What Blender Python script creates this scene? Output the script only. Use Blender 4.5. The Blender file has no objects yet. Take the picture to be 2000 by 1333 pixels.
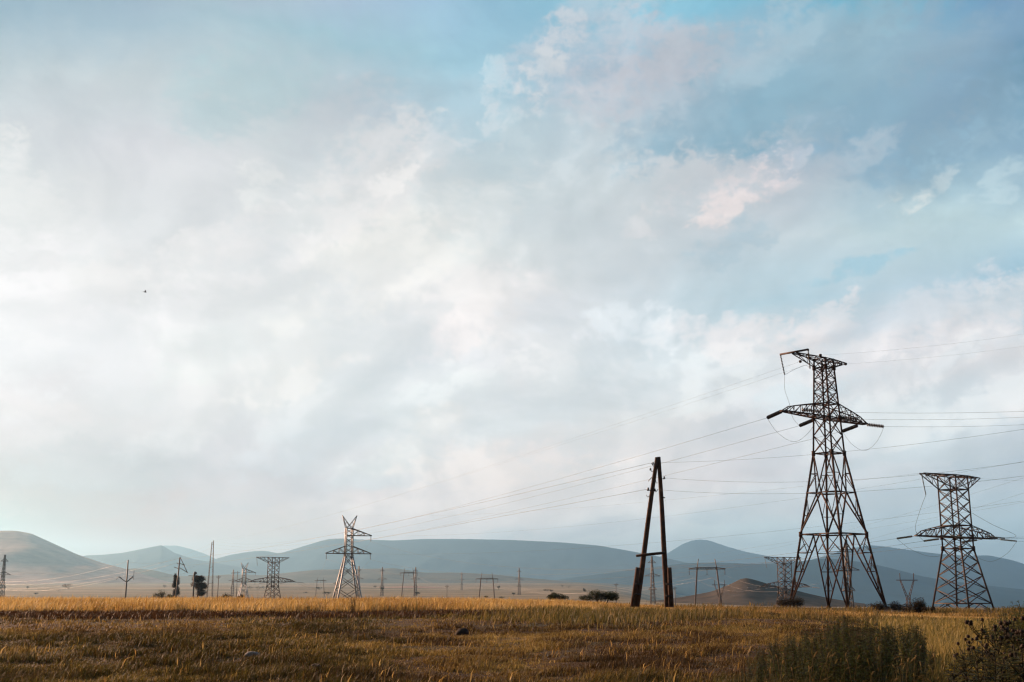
import bpy, math, random
import numpy as np
from mathutils import Vector, Matrix

R = math.radians
rng = np.random.default_rng(11)
random.seed(5)
scene = bpy.context.scene
COL = scene.collection

# ------------------------------------------------------------------ camera
F, CX, CY, HOR, CAMZ = 2250.0, 1000.0, 666.5, 1150.0, 1.6
PITCH = math.atan((HOR - CY) / F)
cd = bpy.data.cameras.new("camera")
cd.sensor_width = 36.0
cd.lens = F / 2000.0 * 36.0
cd.clip_start = 0.1
cd.clip_end = 90000.0
cam = bpy.data.objects.new("camera", cd)
COL.objects.link(cam)
cam.location = (0, 0, CAMZ)
cam.rotation_euler = (math.pi / 2 + PITCH, 0, 0)
scene.camera = cam
scene.render.resolution_x, scene.render.resolution_y = 1024, 682
scene.view_settings.view_transform = 'Standard'
scene.view_settings.look = 'None'
EXPOSURE = 0.95
scene.view_settings.exposure = EXPOSURE
scene.view_settings.gamma = 1.0
scene.cycles.max_bounces = 6
scene.cycles.diffuse_bounces = 3
scene.cycles.transmission_bounces = 3
scene.cycles.volume_bounces = 0
scene.cycles.use_denoising = True
scene.cycles.use_adaptive_sampling = True
scene.cycles.adaptive_threshold = 0.02
scene.cycles.adaptive_min_samples = 16
scene.cycles.filter_width = 1.3


def ray(px, py):
    dx, dv = (px - CX) / F, (CY - py) / F
    return Vector((dx, math.cos(PITCH) - dv * math.sin(PITCH), math.sin(PITCH) + dv * math.cos(PITCH)))


def at(px, py, D):
    """world point seen at a place of the photograph, D metres ahead"""
    r = ray(px, py)
    return Vector((r.x / r.y * D, D, CAMZ + r.z / r.y * D))


def gx(px, D):
    """sideways place of something on the ground D metres ahead"""
    return (px - CX) / F * D * 0.977


def lin(c):
    return tuple(((v / 255) / 12.92 if v <= 10 else ((v / 255 + 0.055) / 1.055) ** 2.4) for v in c)


# ------------------------------------------------------------------ sun and sky
SUN_AZ, SUN_EL = R(-50), R(15)          # azimuth from +Y, negative = to the left
sl = bpy.data.lights.new("sun", 'SUN')
sl.energy = 5.0
sl.angle = R(0.6)
sl.color = (1.0, 0.59, 0.37)
sun = bpy.data.objects.new("sun", sl)
COL.objects.link(sun)
sdir = Vector((math.sin(SUN_AZ) * math.cos(SUN_EL), math.cos(SUN_AZ) * math.cos(SUN_EL), math.sin(SUN_EL)))
sun.rotation_euler = sdir.to_track_quat('Z', 'Y').to_euler()

world = bpy.data.worlds.new("World")
scene.world = world
world.use_nodes = True
world.cycles.sampling_method = 'MANUAL'
world.cycles.sample_map_resolution = 512
WN, WL = world.node_tree.nodes, world.node_tree.links
WN.clear()


class G:
    """small helper to write node graphs"""

    def __init__(s, tree):
        s.n, s.l = tree.nodes, tree.links

    def put(s, sock, v):
        if hasattr(v, 'links') or isinstance(v, bpy.types.NodeSocket):
            s.l.new(v, sock)
        else:
            sock.default_value = v

    def m(s, op, a, b=0.0, c=0.0, clamp=False):
        k = s.n.new('ShaderNodeMath'); k.operation = op; k.use_clamp = clamp
        s.put(k.inputs[0], a); s.put(k.inputs[1], b); s.put(k.inputs[2], c)
        return k.outputs[0]

    def v(s, op, a, b=(0, 0, 0), out=0):
        k = s.n.new('ShaderNodeVectorMath'); k.operation = op
        s.put(k.inputs[0], a)
        if op == 'SCALE': s.put(k.inputs['Scale'], b)
        else: s.put(k.inputs[1], b)
        return k.outputs[out]

    def rng(s, x, a, b, c=0.0, d=1.0, kind='LINEAR'):
        k = s.n.new('ShaderNodeMapRange'); k.interpolation_type = kind
        s.put(k.inputs[0], x)
        for i, q in enumerate((a, b, c, d)): s.put(k.inputs[i + 1], q)
        return k.outputs[0]

    def mix(s, f, a, b, blend='MIX'):
        k = s.n.new('ShaderNodeMix'); k.data_type = 'RGBA'; k.blend_type = blend
        s.put(k.inputs[0], f)
        for i, q in ((6, a), (7, b)):
            if isinstance(q, tuple) and len(q) == 3: q = (*q, 1)
            s.put(k.inputs[i], q)
        return k.outputs[2]

    def noise(s, vec, scale, detail=6, rough=0.55, dist=0.0, out=0, flat=False):
        k = s.n.new('ShaderNodeTexNoise')
        if flat: k.noise_dimensions = '2D'
        s.put(k.inputs['Vector'], vec); k.inputs['Scale'].default_value = scale
        k.inputs['Detail'].default_value = detail; k.inputs['Roughness'].default_value = rough
        k.inputs['Distortion'].default_value = dist
        return k.outputs[out]

    def ramp(s, x, stops, interp='B_SPLINE'):
        k = s.n.new('ShaderNodeValToRGB'); k.color_ramp.interpolation = interp
        e = k.color_ramp.elements
        while len(e) < len(stops): e.new(0.5)
        for i, (p, c) in enumerate(stops):
            e[i].position = p
        for i, (p, c) in enumerate(stops):
            e[i].color = c if len(c) == 4 else (*c, 1)
        s.put(k.inputs[0], x)
        return k

    def comb(s, x, y, z):
        k = s.n.new('ShaderNodeCombineXYZ')
        s.put(k.inputs[0], x); s.put(k.inputs[1], y); s.put(k.inputs[2], z)
        return k.outputs[0]


SKYX = [0, 250, 500, 750, 1000, 1250, 1500, 1750, 2000]
SKYY = [0, 130, 260, 390, 520, 650, 780, 910, 1040]
SKYC = np.array([
    [(165,190,203),(168,192,206),(170,195,208),(165,196,214),(150,192,213),(150,200,220),(145,188,208),(140,183,203),(120,160,190)],
    [(190,205,211),(193,207,213),(184,203,211),(172,200,212),(165,200,217),(178,196,210),(156,185,201),(148,178,196),(124,161,184)],
    [(212,219,222),(212,217,222),(208,216,220),(197,209,216),(188,208,217),(190,205,214),(168,191,204),(148,177,195),(140,174,195)],
    [(230,234,234),(222,226,228),(222,227,229),(218,224,226),(208,218,222),(203,212,217),(195,205,212),(172,196,207),(172,200,213)],
    [(240,242,242),(232,235,235),(231,234,235),(230,233,233),(222,227,229),(205,215,220),(190,210,219),(190,212,222),(180,207,220)],
    [(244,246,246),(242,244,244),(234,237,237),(226,231,233),(228,231,233),(215,225,230),(208,220,226),(212,220,226),(212,219,225)],
    [(242,243,243),(236,239,239),(229,234,235),(224,231,233),(224,230,233),(220,226,229),(214,221,226),(212,221,226),(205,216,223)],
    [(226,229,229),(218,224,225),(218,223,225),(220,225,227),(225,227,228),(220,222,224),(210,215,220),(195,208,216),(190,204,213)],
    [(228,227,223),(222,223,221),(217,222,222),(214,219,221),(205,213,217),(195,208,214),(185,203,211),(172,192,203),(165,188,200)],
], float)
SKYL = np.where(SKYC / 255 <= 0.04045, SKYC / 255 / 12.92, ((SKYC / 255 + 0.055) / 1.055) ** 2.4)
# what the air in front of the sky adds or takes away, measured row by row
SKYFIX = np.zeros_like(SKYL)
SKYFIX = SKYFIX + np.array([-0.167, -0.166, -0.144, -0.114, -0.11, -0.061, 0.143, -0.024, 0.021, 0.009, -0.0, 0.124, -0.043, -0.018, -0.006, 0.048, 0.113, 0.129, -0.111, -0.021, 0.039, -0.178, 0.012, 0.086, 0.002, -0.064, 0.013, -0.124, -0.148, -0.131, -0.05, -0.035, -0.059, -0.225, -0.063, -0.071, -0.029, 0.007, -0.021, -0.001, 0.073, 0.094, 0.193, -0.002, -0.042, 0.17, 0.096, 0.035, 0.355, 0.212, 0.11, -0.201, -0.135, -0.108, -0.135, -0.164, -0.148, 0.041, -0.03, -0.022, 0.056, -0.022, -0.039, 0.047, -0.035, -0.021, 0.012, 0.028, 0.023, 0.187, 0.166, 0.143, -0.6, -0.285, -0.128, -0.227, -0.138, -0.038, 0.028, 0.035, 0.062, -0.046, -0.091, -0.1, -0.056, -0.096, -0.08, 0.083, 0.063, 0.048, 0.145, 0.1, 0.055, 0.131, 0.095, 0.062, 0.098, 0.078, 0.051, 0.761, 0.36, 0.205, 0.139, 0.117, 0.027, 0.375, 0.384, 0.311, -0.012, -0.095, -0.09, -0.065, -0.134, -0.158, 0.09, 0.008, 0.027, 0.25, 0.17, 0.093, 0.091, 0.104, 0.091, 0.062, -0.002, -0.017, -0.395, -0.092, 0.014, 0.08, 0.171, 0.204, -0.146, -0.031, 0.036, -0.105, -0.195, -0.175, 0.2, 0.118, 0.14, 0.136, 0.083, 0.018, 0.031, 0.009, 0.046, 0.332, 0.161, 0.099, 0.185, 0.218, 0.232, 0.32, 0.195, 0.13, 0.31, 0.174, 0.146, 0.427, 0.31, 0.225, 0.054, -0.097, -0.062, -0.043, -0.184, -0.204, 0.211, 0.1, 0.07, 0.155, 0.098, 0.059, 0.08, 0.142, 0.167, 0.19, 0.167, 0.112, 0.164, 0.197, 0.207, 0.336, 0.322, 0.262, 0.237, 0.217, 0.208, -0.364, -0.6, -0.6, -0.072, -0.086, -0.061, -0.047, -0.104, -0.037, 0.115, 0.103, 0.104, 0.45, 0.239, 0.149, 0.473, 0.276, 0.189, 0.403, 0.165, 0.118, 0.182, 0.211, 0.2, 0.324, 0.254, 0.239, -0.6, -0.6, -0.6, -0.083, -0.6, -0.6, 0.255, -0.094, -0.2, 0.528, 0.184, 0.117, 0.607, 0.393, 0.317, 0.588, 0.484, 0.41, 0.601, 0.641, 0.587, 0.488, 0.458, 0.437, 0.516, 0.603, 0.583]).reshape(9, 9, 3)
PUFF = np.array([
    [.05,.05,.05,.1,.2,.3,.2,.1,.1],
    [.1,.1,.1,.1,.3,.4,.25,.2,.15],
    [.15,.15,.15,.2,.5,.45,.25,.2,.2],
    [.3,.25,.25,.35,.4,.4,.35,.3,.3],
    [.35,.35,.35,.4,.45,.4,.2,.15,.2],
    [.3,.3,.35,.5,.65,.7,.7,.7,.75],
    [.3,.35,.5,.6,.75,.8,.85,.9,.85],
    [.3,.35,.4,.55,.7,.7,.6,.5,.4],
    [.2,.25,.3,.35,.35,.3,.25,.2,.2]])


def bil(tab, px, py):
    px = min(max(px, 0), 2000); py = min(max(py, 0), 1040)
    i = min(int(px // 250), 7); j = min(int(py // 130), 7)
    u, v = (px - 250 * i) / 250, (py - 130 * j) / 130
    return (tab[j][i] * (1 - u) + tab[j][i + 1] * u) * (1 - v) + (tab[j + 1][i] * (1 - u) + tab[j + 1][i + 1] * u) * v


def azel(px, py):
    d = ray(px, py).normalized()
    return math.atan2(d.x, d.y), math.asin(d.z)


def pix(az, el):
    d = Vector((math.sin(az) * math.cos(el), math.cos(az) * math.cos(el), math.sin(el)))
    fw = d.y * math.cos(PITCH) + d.z * math.sin(PITCH)
    up = -d.y * math.sin(PITCH) + d.z * math.cos(PITCH)
    return CX + F * d.x / fw, CY - F * up / fw


SKY_GAIN = 3.0 * 2 ** EXPOSURE        # the ramps hold radiance / SKY_GAIN


def build_sky():
    g = G(world.node_tree)
    tc = WN.new('ShaderNodeTexCoord')
    D = tc.outputs['Generated']
    sp = WN.new('ShaderNodeSeparateXYZ'); WL.new(D, sp.inputs[0])
    x, y, z = sp.outputs
    zc = g.m('ADD', g.m('MAXIMUM', z, 0.0), 0.16)
    ca, sa = math.cos(R(42)), math.sin(R(42))
    px_, py_ = g.m('DIVIDE', x, zc), g.m('DIVIDE', y, zc)
    # cloud layer coordinates: along and across the drift towards the low sun
    al = g.m('ADD', g.m('MULTIPLY', px_, -sa), g.m('MULTIPLY', py_, ca))
    ac = g.m('ADD', g.m('MULTIPLY', px_, ca), g.m('MULTIPLY', py_, sa))
    pv = g.comb(g.m('MULTIPLY', al, 0.55), ac, 0.0)
    # directional coordinates for evenly sized puffs
    az0 = g.m('ARCTAN2', x, y)
    el0 = g.m('ARCSINE', z)
    dv = g.comb(g.m('MULTIPLY', az0, 0.85), g.m('MULTIPLY', el0, 1.2), 0.0)
    w1 = g.noise(pv, 1.7, 3, 0.5, 0.0, 1, True)
    w2 = g.noise(dv, 17.0, 5, 0.58, 0.0, 1, True)
    ws = WN.new('ShaderNodeSeparateColor'); WL.new(w1, ws.inputs[0])
    ws2 = WN.new('ShaderNodeSeparateColor'); WL.new(w2, ws2.inputs[0])
    ax = g.m('MULTIPLY', g.m('SUBTRACT', ws2.outputs[0], .5), .055)
    ey = g.m('MULTIPLY', g.m('SUBTRACT', ws2.outputs[1], .5), .045)
    azm, elm = g.m('ADD', az0, ax), g.m('ADD', el0, g.m('MULTIPLY', ey, g.rng(el0, 0.01, 0.14, 0.2, 1.0)))   # for the cloud masses
    az = g.m('ADD', azm, g.m('MULTIPLY', g.m('SUBTRACT', ws.outputs[0], .5), .10))
    elw = g.m('MULTIPLY', g.m('MULTIPLY', g.m('SUBTRACT', ws.outputs[1], .5), .08), g.rng(el0, 0.01, 0.14, 0.15, 1.0))
    el = g.m('ADD', elm, elw)
    u = g.rng(az, -0.55, 0.55)
    els = [R(e) for e in (0.5, 2.7, 5, 8, 11, 14, 17, 20, 23, 26, 29, 36)]
    cols = None
    NA = 17
    for k, e in enumerate(els):
        stops = []
        for i in range(NA):
            a = -0.55 + 1.1 * i / (NA - 1)
            qx, qy = pix(a, e)
            c = (bil(SKYL, qx, qy) + bil(SKYFIX, qx, qy)) / SKY_GAIN
            c = np.clip(c * 2 ** EXPOSURE, 0.0, 1.0)
            stops.append((i / (NA - 1), (c[0], c[1], c[2], float(bil(PUFF, qx, qy)))))
        r = g.ramp(u, stops)
        if k == 0:
            cols, puff = r.outputs[0], r.outputs[1]
        else:
            t = g.rng(el, els[k - 1], e)
            cols = g.mix(t, cols, r.outputs[0])
            puff = g.m('ADD', g.m('MULTIPLY', puff, g.m('SUBTRACT', 1.0, t)), g.m('MULTIPLY', r.outputs[1], t))
    # clear air behind the clouds
    sky = WN.new('ShaderNodeTexSky'); sky.sky_type = 'NISHITA'; sky.sun_disc = False
    sky.sun_elevation = SUN_EL; sky.sun_rotation = SUN_AZ
    sky.air_density = 1.0; sky.dust_density = 0.6; sky.ozone_density = 1.6
    # cloud texture
    n1 = g.noise(pv, 2.4, 8, 0.56, 0.5, 0, True)
    n2 = g.noise(dv, 9.0, 9, 0.58, 0.35, 0, True)
    n3 = g.noise(dv, 27.0, 6, 0.58, 0.3, 0, True)
    n2s = g.noise(g.v('ADD', dv, (-0.012, 0.010, 0.0)), 9.0, 4, 0.5, 0.35, 0, True)       # a step towards the sun
    n2l = g.noise(dv, 9.0, 4, 0.5, 0.35, 0, True)

    def lit(c, k):           # sunlit cloud: brighter and a little whiter than the air beside it
        return g.mix(1.0, c, (1 + k, 1 + k * .90, 1 + k * .78), 'MULTIPLY')

    edge = g.m('ADD', g.m('MULTIPLY', g.m('SUBTRACT', n2, .5), 1.6), g.m('MULTIPLY', g.m('SUBTRACT', n3, .5), 2.0))
    n4 = g.noise(dv, 95.0, 4, .6, .3, 0, True)
    rag = g.m('ADD', edge, g.m('MULTIPLY', g.m('SUBTRACT', n4, .5), 1.7))
    mott = g.rng(g.m('ADD', g.m('MULTIPLY', n3, .6), g.m('MULTIPLY', n4, .4)), .40, .60, .15, 1.0, 'SMOOTHSTEP')
    # single cloud masses: centre, half length, half width (pixels of sky), tilt, colour, cover
    masses = [
        (60,410,130,60,-40,(241,242,241),0.55), (100,620,170,120,0,(247,248,248),0.5), (50,515,60,18,0,(228,231,232),0.7), (230,545,55,45,0,(233,236,236),0.5),
        (300,430,110,45,30,(222,227,229),0.5), (470,180,120,60,10,(188,206,214),0.4), (510,370,35,45,80,(237,238,236),0.6), (430,470,120,32,28,(242,242,240),0.6),
        (640,395,60,38,30,(237,239,239),0.6), (580,500,140,24,33,(241,242,241),0.55), (430,670,95,38,28,(223,230,232),0.6), (330,620,60,40,20,(243,244,244),0.4),
        (570,745,100,28,25,(239,240,238),0.6), (130,815,120,16,-12,(242,242,241),0.6), (330,865,70,26,20,(241,240,238),0.6), (150,900,170,30,0,(219,224,226),0.5),
        (450,955,170,28,5,(212,219,222),0.5), (620,870,110,30,20,(221,227,230),0.5), (120,985,140,22,0,(233,231,227),0.5), (600,610,140,40,30,(226,231,233),0.4),
        (740,320,120,66,35,(224,227,227),0.65), (770,345,50,22,40,(239,240,239),0.7), (828,262,14,40,100,(232,234,234),0.6), (650,240,110,40,30,(204,213,218),0.45),
        (900,240,67,48,40,(178,205,218),0.29), (865,206,10,8,0,(236,236,234),0.58), (972,134,22,15,95,(225,230,233),0.5), (1018,160,22,14,40,(224,228,230),0.54),
        (985,178,24,14,10,(214,222,227),0.43), (1012,219,47,20,20,(223,226,229),0.58), (935,282,38,14,5,(218,224,228),0.54), (1150,100,134,66,22,(198,207,216),0.43),
        (1098,76,38,40,60,(217,218,222),0.58), (1068,140,61,26,32,(218,220,222),0.54), (1175,175,61,45,40,(208,212,219),0.43), (1220,50,56,24,10,(200,209,218),0.43),
        (1300,110,67,72,0,(163,189,205),0.36), (1050,265,78,19,15,(198,210,217),0.43), (1190,300,123,40,20,(202,213,219),0.36), (1120,432,145,28,8,(201,210,216),0.47),
        (1228,446,33,19,40,(225,227,229),0.58), (1262,458,35,12,-10,(221,224,227),0.5), (1330,300,40,31,30,(216,218,222),0.43), (1010,400,134,48,20,(205,216,222),0.29),
        (900,420,123,48,20,(228,230,230),0.32), (1600,170,224,120,15,(167,189,203),0.4), (1900,85,156,84,15,(145,173,193),0.4), (1430,240,112,60,20,(179,197,208),0.43),
        (1485,285,78,24,-8,(178,196,208),0.35), (1740,250,168,60,20,(165,188,202),0.36), (1330,165,130,70,15,(183,199,209),0.6), (1415,215,170,75,20,(185,199,209),0.62),
        (1560,190,190,95,12,(169,189,202),0.5), (1550,300,89,22,20,(209,214,221),0.49), (1630,285,100,15,0,(189,200,211),0.43), (1528,328,50,28,50,(214,217,222),0.49),
        (1440,372,78,31,30,(210,216,222),0.49), (1398,412,56,24,26,(214,219,223),0.49), (1532,366,33,10,20,(208,214,220),0.43), (1350,350,78,26,25,(210,213,218),0.43),
        (1615,348,123,24,24,(179,200,212),0.47), (1740,315,100,24,10,(165,190,205),0.36), (1840,282,67,15,25,(182,208,220),0.43), (1910,288,89,20,14,(185,210,221),0.21),
        (1932,185,17,36,60,(163,191,208),0.43), (1812,372,40,14,50,(220,225,229),0.35), (1786,402,20,13,35,(224,228,231),0.38), (1745,383,13,8,0,(210,219,226),0.5),
        (1425,480,70,28,20,(184,200,210),0.6), (1500,92,78,43,30,(179,206,220),0.36), (1960,355,56,14,30,(186,209,219),0.4), (1680,518,80,12,12,(177,199,211),0.65),
        (720,530,150,66,22,(231,234,234),0.5), (930,600,100,56,20,(229,232,233),0.5), (830,695,32,12,10,(238,239,239),0.85), (905,640,66,32,20,(234,236,237),0.65),
        (1005,580,70,38,20,(228,231,233),0.6), (1090,605,80,36,10,(206,219,227),0.6), (965,690,60,18,10,(210,221,228),0.6), (1168,645,44,24,20,(232,235,237),0.8),
        (1252,642,90,32,-12,(231,234,236),0.75), (1310,648,60,28,10,(230,233,235),0.7), (1060,716,80,28,15,(231,233,234),0.65), (932,740,70,18,-30,(233,235,235),0.7),
        (1150,722,120,28,22,(231,233,234),0.65), (1070,800,90,22,12,(232,233,234),0.65), (860,780,90,28,20,(230,233,234),0.6), (805,868,100,32,28,(236,235,232),0.7),
        (755,912,80,22,15,(238,236,233),0.7), (1000,905,170,36,5,(230,231,231),0.6), (1240,825,130,28,10,(223,226,229),0.5), (720,938,80,13,5,(211,218,222),0.7),
        (640,820,90,24,20,(222,229,232),0.5), (1395,640,66,28,0,(225,229,233),0.75), (1480,662,90,32,0,(224,228,232),0.65), (1592,645,80,32,32,(226,230,233),0.75),
        (1640,603,18,16,0,(224,229,232),0.8), (1700,684,90,26,15,(223,228,232),0.65), (1830,584,110,30,20,(221,226,230),0.7), (1950,592,90,32,22,(224,228,231),0.75),
        (1880,655,100,26,10,(219,224,229),0.6), (1800,722,150,22,20,(220,225,229),0.65), (1985,752,46,46,30,(231,232,233),0.75), (1900,800,120,18,20,(224,228,230),0.65),
        (1450,742,140,28,15,(224,227,230),0.55), (1345,785,110,22,15,(224,227,229),0.5), (1680,835,130,22,10,(221,225,228),0.5), (1800,893,140,13,5,(203,212,218),0.6),
        (1705,625,70,20,20,(195,215,225),0.6), (1600,765,90,18,15,(203,218,226),0.5), (1872,692,80,12,15,(198,215,224),0.6), (1410,1014,50,12,4,(160,184,198),0.75),
        (1110,1038,140,11,4,(158,182,196),0.75), (1330,985,90,16,5,(214,217,219),0.5), (1600,960,160,22,8,(201,211,217),0.45), (900,985,160,18,4,(222,224,224),0.5),
    ]
    for (qx, qy, hl, hw, tilt, c, cov) in masses:        #MASSLOOP
        a0, e0 = azel(qx, qy)
        ct, st = math.cos(R(tilt)), math.sin(R(tilt))
        kl, kw = F / (hl * 1.75), F / (hw * 1.75)
        p = g.m('MULTIPLY_ADD', azm, ct * kl, g.m('MULTIPLY_ADD', elm, st * kl, -(a0 * ct + e0 * st) * kl))
        q = g.m('MULTIPLY_ADD', azm, -st * kw, g.m('MULTIPLY_ADD', elm, ct * kw, (a0 * st - e0 * ct) * kw))
        r2 = g.m('MULTIPLY_ADD', q, q, g.m('MULTIPLY', p, p))
        gs = g.m('MULTIPLY_ADD', r2, -1.0, 1.0, True)
        gs = g.m('MULTIPLY_ADD', g.m('MULTIPLY', gs, 2.6, 0.0, True), rag, gs)
        msk = g.rng(gs, 0.08, 1.0, 0, cov, 'SMOOTHSTEP')
        if hl * hw < 2600 and qy < 480: msk = g.m('MULTIPLY', msk, mott)
        fx = bil(SKYFIX, qx, qy)
        cols = g.mix(msk, cols, tuple(max(v + f_, 0) / SKY_GAIN * 2 ** EXPOSURE for v, f_ in zip(lin(c), fx)))
    # finer structure of the layer
    base_cols = cols
    det = g.m('ADD', g.m('MULTIPLY', g.m('SUBTRACT', n1, .5), .70), g.m('MULTIPLY', g.m('SUBTRACT', n2, .5), .30))
    amp = g.m('ADD', 0.40, g.m('MULTIPLY', puff, 0.4))
    up_ = g.m('MULTIPLY', g.rng(det, 0.0, 0.16), amp, clamp=True)
    dn = g.m('MULTIPLY', g.rng(det, 0.0, -0.18), amp, clamp=True)
    cols = g.mix(up_, cols, lit(cols, .12))
    cols = g.mix(g.m('MULTIPLY', dn, 0.5), cols, g.mix(1.0, cols, (0.81, 0.855, 0.88), 'MULTIPLY'))
    pn = g.m('ADD', g.m('MULTIPLY', n2, 0.56), g.m('ADD', g.m('MULTIPLY', n3, 0.31), g.m('MULTIPLY', n4, 0.13)))
    rel = g.m('SUBTRACT', n2l, n2s)
    pn = g.m('ADD', pn, g.m('MULTIPLY', rel, .15))
    pm = g.m('MULTIPLY', g.rng(pn, 0.495, 0.57, 0, .95, 'SMOOTHSTEP'), puff)
    cols = g.mix(pm, cols, lit(cols, .16))
    pd = g.m('MULTIPLY', g.rng(pn, 0.48, 0.38, 0, 1, 'SMOOTHSTEP'), g.m('MULTIPLY', puff, 0.5))
    cols = g.mix(pd, cols, g.mix(1.0, cols, (0.84, 0.885, 0.91), 'MULTIPLY'))
    rl = g.m('MULTIPLY', g.m('MINIMUM', g.m('MAXIMUM', rel, -.1), .1), g.m('ADD', .25, g.m('MULTIPLY', puff, .5)))
    cols = g.v('SCALE', cols, g.m('ADD', 1.0, rl))
    #DETAILEND
    rear = g.rng(g.m('ABSOLUTE', az0), R(42), R(120), 1.0, .32, 'SMOOTHSTEP')
    cover = 0.90
    nis = g.v('SCALE', sky.outputs[0], 0.085 * 10 / SKY_GAIN / 10)
    cols = g.mix(cover, nis, cols)
    ground = g.rng(z, -0.02, 0.0)
    cols = g.mix(ground, (0.10 / SKY_GAIN, 0.08 / SKY_GAIN, 0.05 / SKY_GAIN), cols)
    bright = g.v('SCALE', cols, g.m('MULTIPLY', rear, SKY_GAIN * 10 / 4 ** EXPOSURE))
    bg = WN.new('ShaderNodeBackground'); bg.inputs[1].default_value = 0.1
    WL.new(bright, bg.inputs[0])
    out = WN.new('ShaderNodeOutputWorld'); WL.new(bg.outputs[0], out.inputs[0])


build_sky()


# ------------------------------------------------------------------ helpers
def tag(o, label=None, cat=None, group=None, kind=None):
    if label: o['label'] = label
    if cat: o['category'] = cat
    if group: o['group'] = group
    if kind: o['kind'] = kind
    return o


def empty(name, loc, rz=0.0):
    o = bpy.data.objects.new(name, None)
    o.empty_display_size = 0.5
    o.location = loc
    o.rotation_euler = (0, 0, rz)
    COL.objects.link(o)
    return o


def copy_tree(o, parent=None):
    c = o.copy(); COL.objects.link(c); c.parent = parent
    for ch in list(o.children):
        copy_tree(ch, c)
    return c


def raw_mesh(name, V, polys, mat, parent=None, smooth=False, colors=None):
    """polys: list of int arrays (n,3) or (n,4)"""
    me = bpy.data.meshes.new(name)
    V = np.asarray(V, np.float32)
    polys = [np.asarray(p, np.int32) for p in polys if len(p)]
    me.vertices.add(len(V)); me.vertices.foreach_set('co', V.ravel())
    loops = np.concatenate([p.ravel() for p in polys])
    sizes = np.concatenate([np.full(len(p), p.shape[1], np.int32) for p in polys])
    starts = np.concatenate([[0], np.cumsum(sizes)[:-1]]).astype(np.int32)
    me.loops.add(len(loops)); me.loops.foreach_set('vertex_index', loops)
    me.polygons.add(len(sizes)); me.polygons.foreach_set('loop_start', starts)
    if smooth: me.polygons.foreach_set('use_smooth', np.ones(len(sizes), bool))
    if colors is not None:
        at_ = me.color_attributes.new('tint', 'FLOAT_COLOR', 'POINT')
        at_.data.foreach_set('color', np.asarray(colors, np.float32).ravel())
    me.update(calc_edges=True); me.validate()
    if mat: me.materials.append(mat)
    o = bpy.data.objects.new(name, me); COL.objects.link(o)
    if parent: o.parent = parent
    return o


class MB:
    def __init__(s):
        s.V, s.Q, s.T, s.C, s.n = [], [], [], [], 0

    def add(s, V, Q=None, T=None, col=None):
        V = np.asarray(V, float)
        if Q is not None and len(Q): s.Q.append(np.asarray(Q, int) + s.n)
        if T is not None and len(T): s.T.append(np.asarray(T, int) + s.n)
        s.V.append(V); s.n += len(V)
        if col is not None: s.C.append(np.tile(np.array([*col, 1.0]), (len(V), 1)))

    def beam(s, a, b, w, h=None):
        a, b = Vector(a), Vector(b)
        d = b - a
        if d.length < 1e-5: return
        d.normalize()
        u = d.cross(Vector((0.13, 0.21, 0.97)) if abs(d.z) < 0.9 else Vector((0.9, 0.4, 0.1))).normalized()
        v = d.cross(u)
        h = h or w
        V = []
        for p in (a, b):
            for (i, j) in ((-1, -1), (1, -1), (1, 1), (-1, 1)):
                V.append(p + u * (i * w / 2) + v * (j * h / 2))
        s.add(V, [(0, 1, 5, 4), (1, 2, 6, 5), (2, 3, 7, 6), (3, 0, 4, 7), (3, 2, 1, 0), (4, 5, 6, 7)])

    def tube(s, pts, rad, n=6, cap=True, col=None):
        pts = [Vector(p) for p in pts]
        if not hasattr(rad, '__len__'): rad = [rad] * len(pts)
        V = []
        t0 = (pts[-1] - pts[0])
        ref = Vector((0.13, 0.21, 0.97)) if abs(t0.normalized().z) < 0.9 else Vector((0.93, 0.33, 0.1))
        for i, p in enumerate(pts):
            d = pts[min(i + 1, len(pts) - 1)] - pts[max(i - 1, 0)]
            d.normalize()
            u = d.cross(ref).normalized(); v = d.cross(u)
            for k in range(n):
                a = 2 * math.pi * k / n
                V.append(p + (u * math.cos(a) + v * math.sin(a)) * rad[i])
        Q = []
        for i in range(len(pts) - 1):
            for k in range(n):
                Q.append((i * n + k, i * n + (k + 1) % n, (i + 1) * n + (k + 1) % n, (i + 1) * n + k))
        T = []
        if cap:
            V.append(pts[0]); V.append(pts[-1])
            c0, c1 = len(V) - 2, len(V) - 1
            for k in range(n):
                T.append((c0, (k + 1) % n, k))
                T.append((c1, (len(pts) - 1) * n + k, (len(pts) - 1) * n + (k + 1) % n))
        s.add(V, Q, T, col)

    def build(s, name, mat, parent=None, smooth=False):
        V = np.concatenate(s.V)
        P = []
        if s.Q: P.append(np.concatenate(s.Q))
        if s.T: P.append(np.concatenate(s.T))
        return raw_mesh(name, V, P, mat, parent, smooth, np.concatenate(s.C) if s.C else None)


def vnoise(x, y, seed=0):
    """smooth value noise, numpy"""
    x = np.asarray(x, float); y = np.asarray(y, float)
    xi, yi = np.floor(x).astype(np.int64), np.floor(y).astype(np.int64)
    fx, fy = x - xi, y - yi
    fx, fy = fx * fx * (3 - 2 * fx), fy * fy * (3 - 2 * fy)

    def h(a, b):
        n = (a * 374761393 + b * 668265263 + seed * 974711) & 0x7fffffff
        n = ((n ^ (n >> 13)) * 1274126177) & 0x7fffffff
        return ((n ^ (n >> 16)) & 0xffff) / 65535.0
    return (h(xi, yi) * (1 - fx) + h(xi + 1, yi) * fx) * (1 - fy) + (h(xi, yi + 1) * (1 - fx) + h(xi + 1, yi + 1) * fx) * fy


def fbm(x, y, o=5, seed=0):
    a, s, t = 0.5, 0.0, 0.0
    for k in range(o):
        s = s + a * vnoise(x * 2 ** k, y * 2 ** k, seed + k); t += a; a *= 0.5
    return s / t


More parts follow.
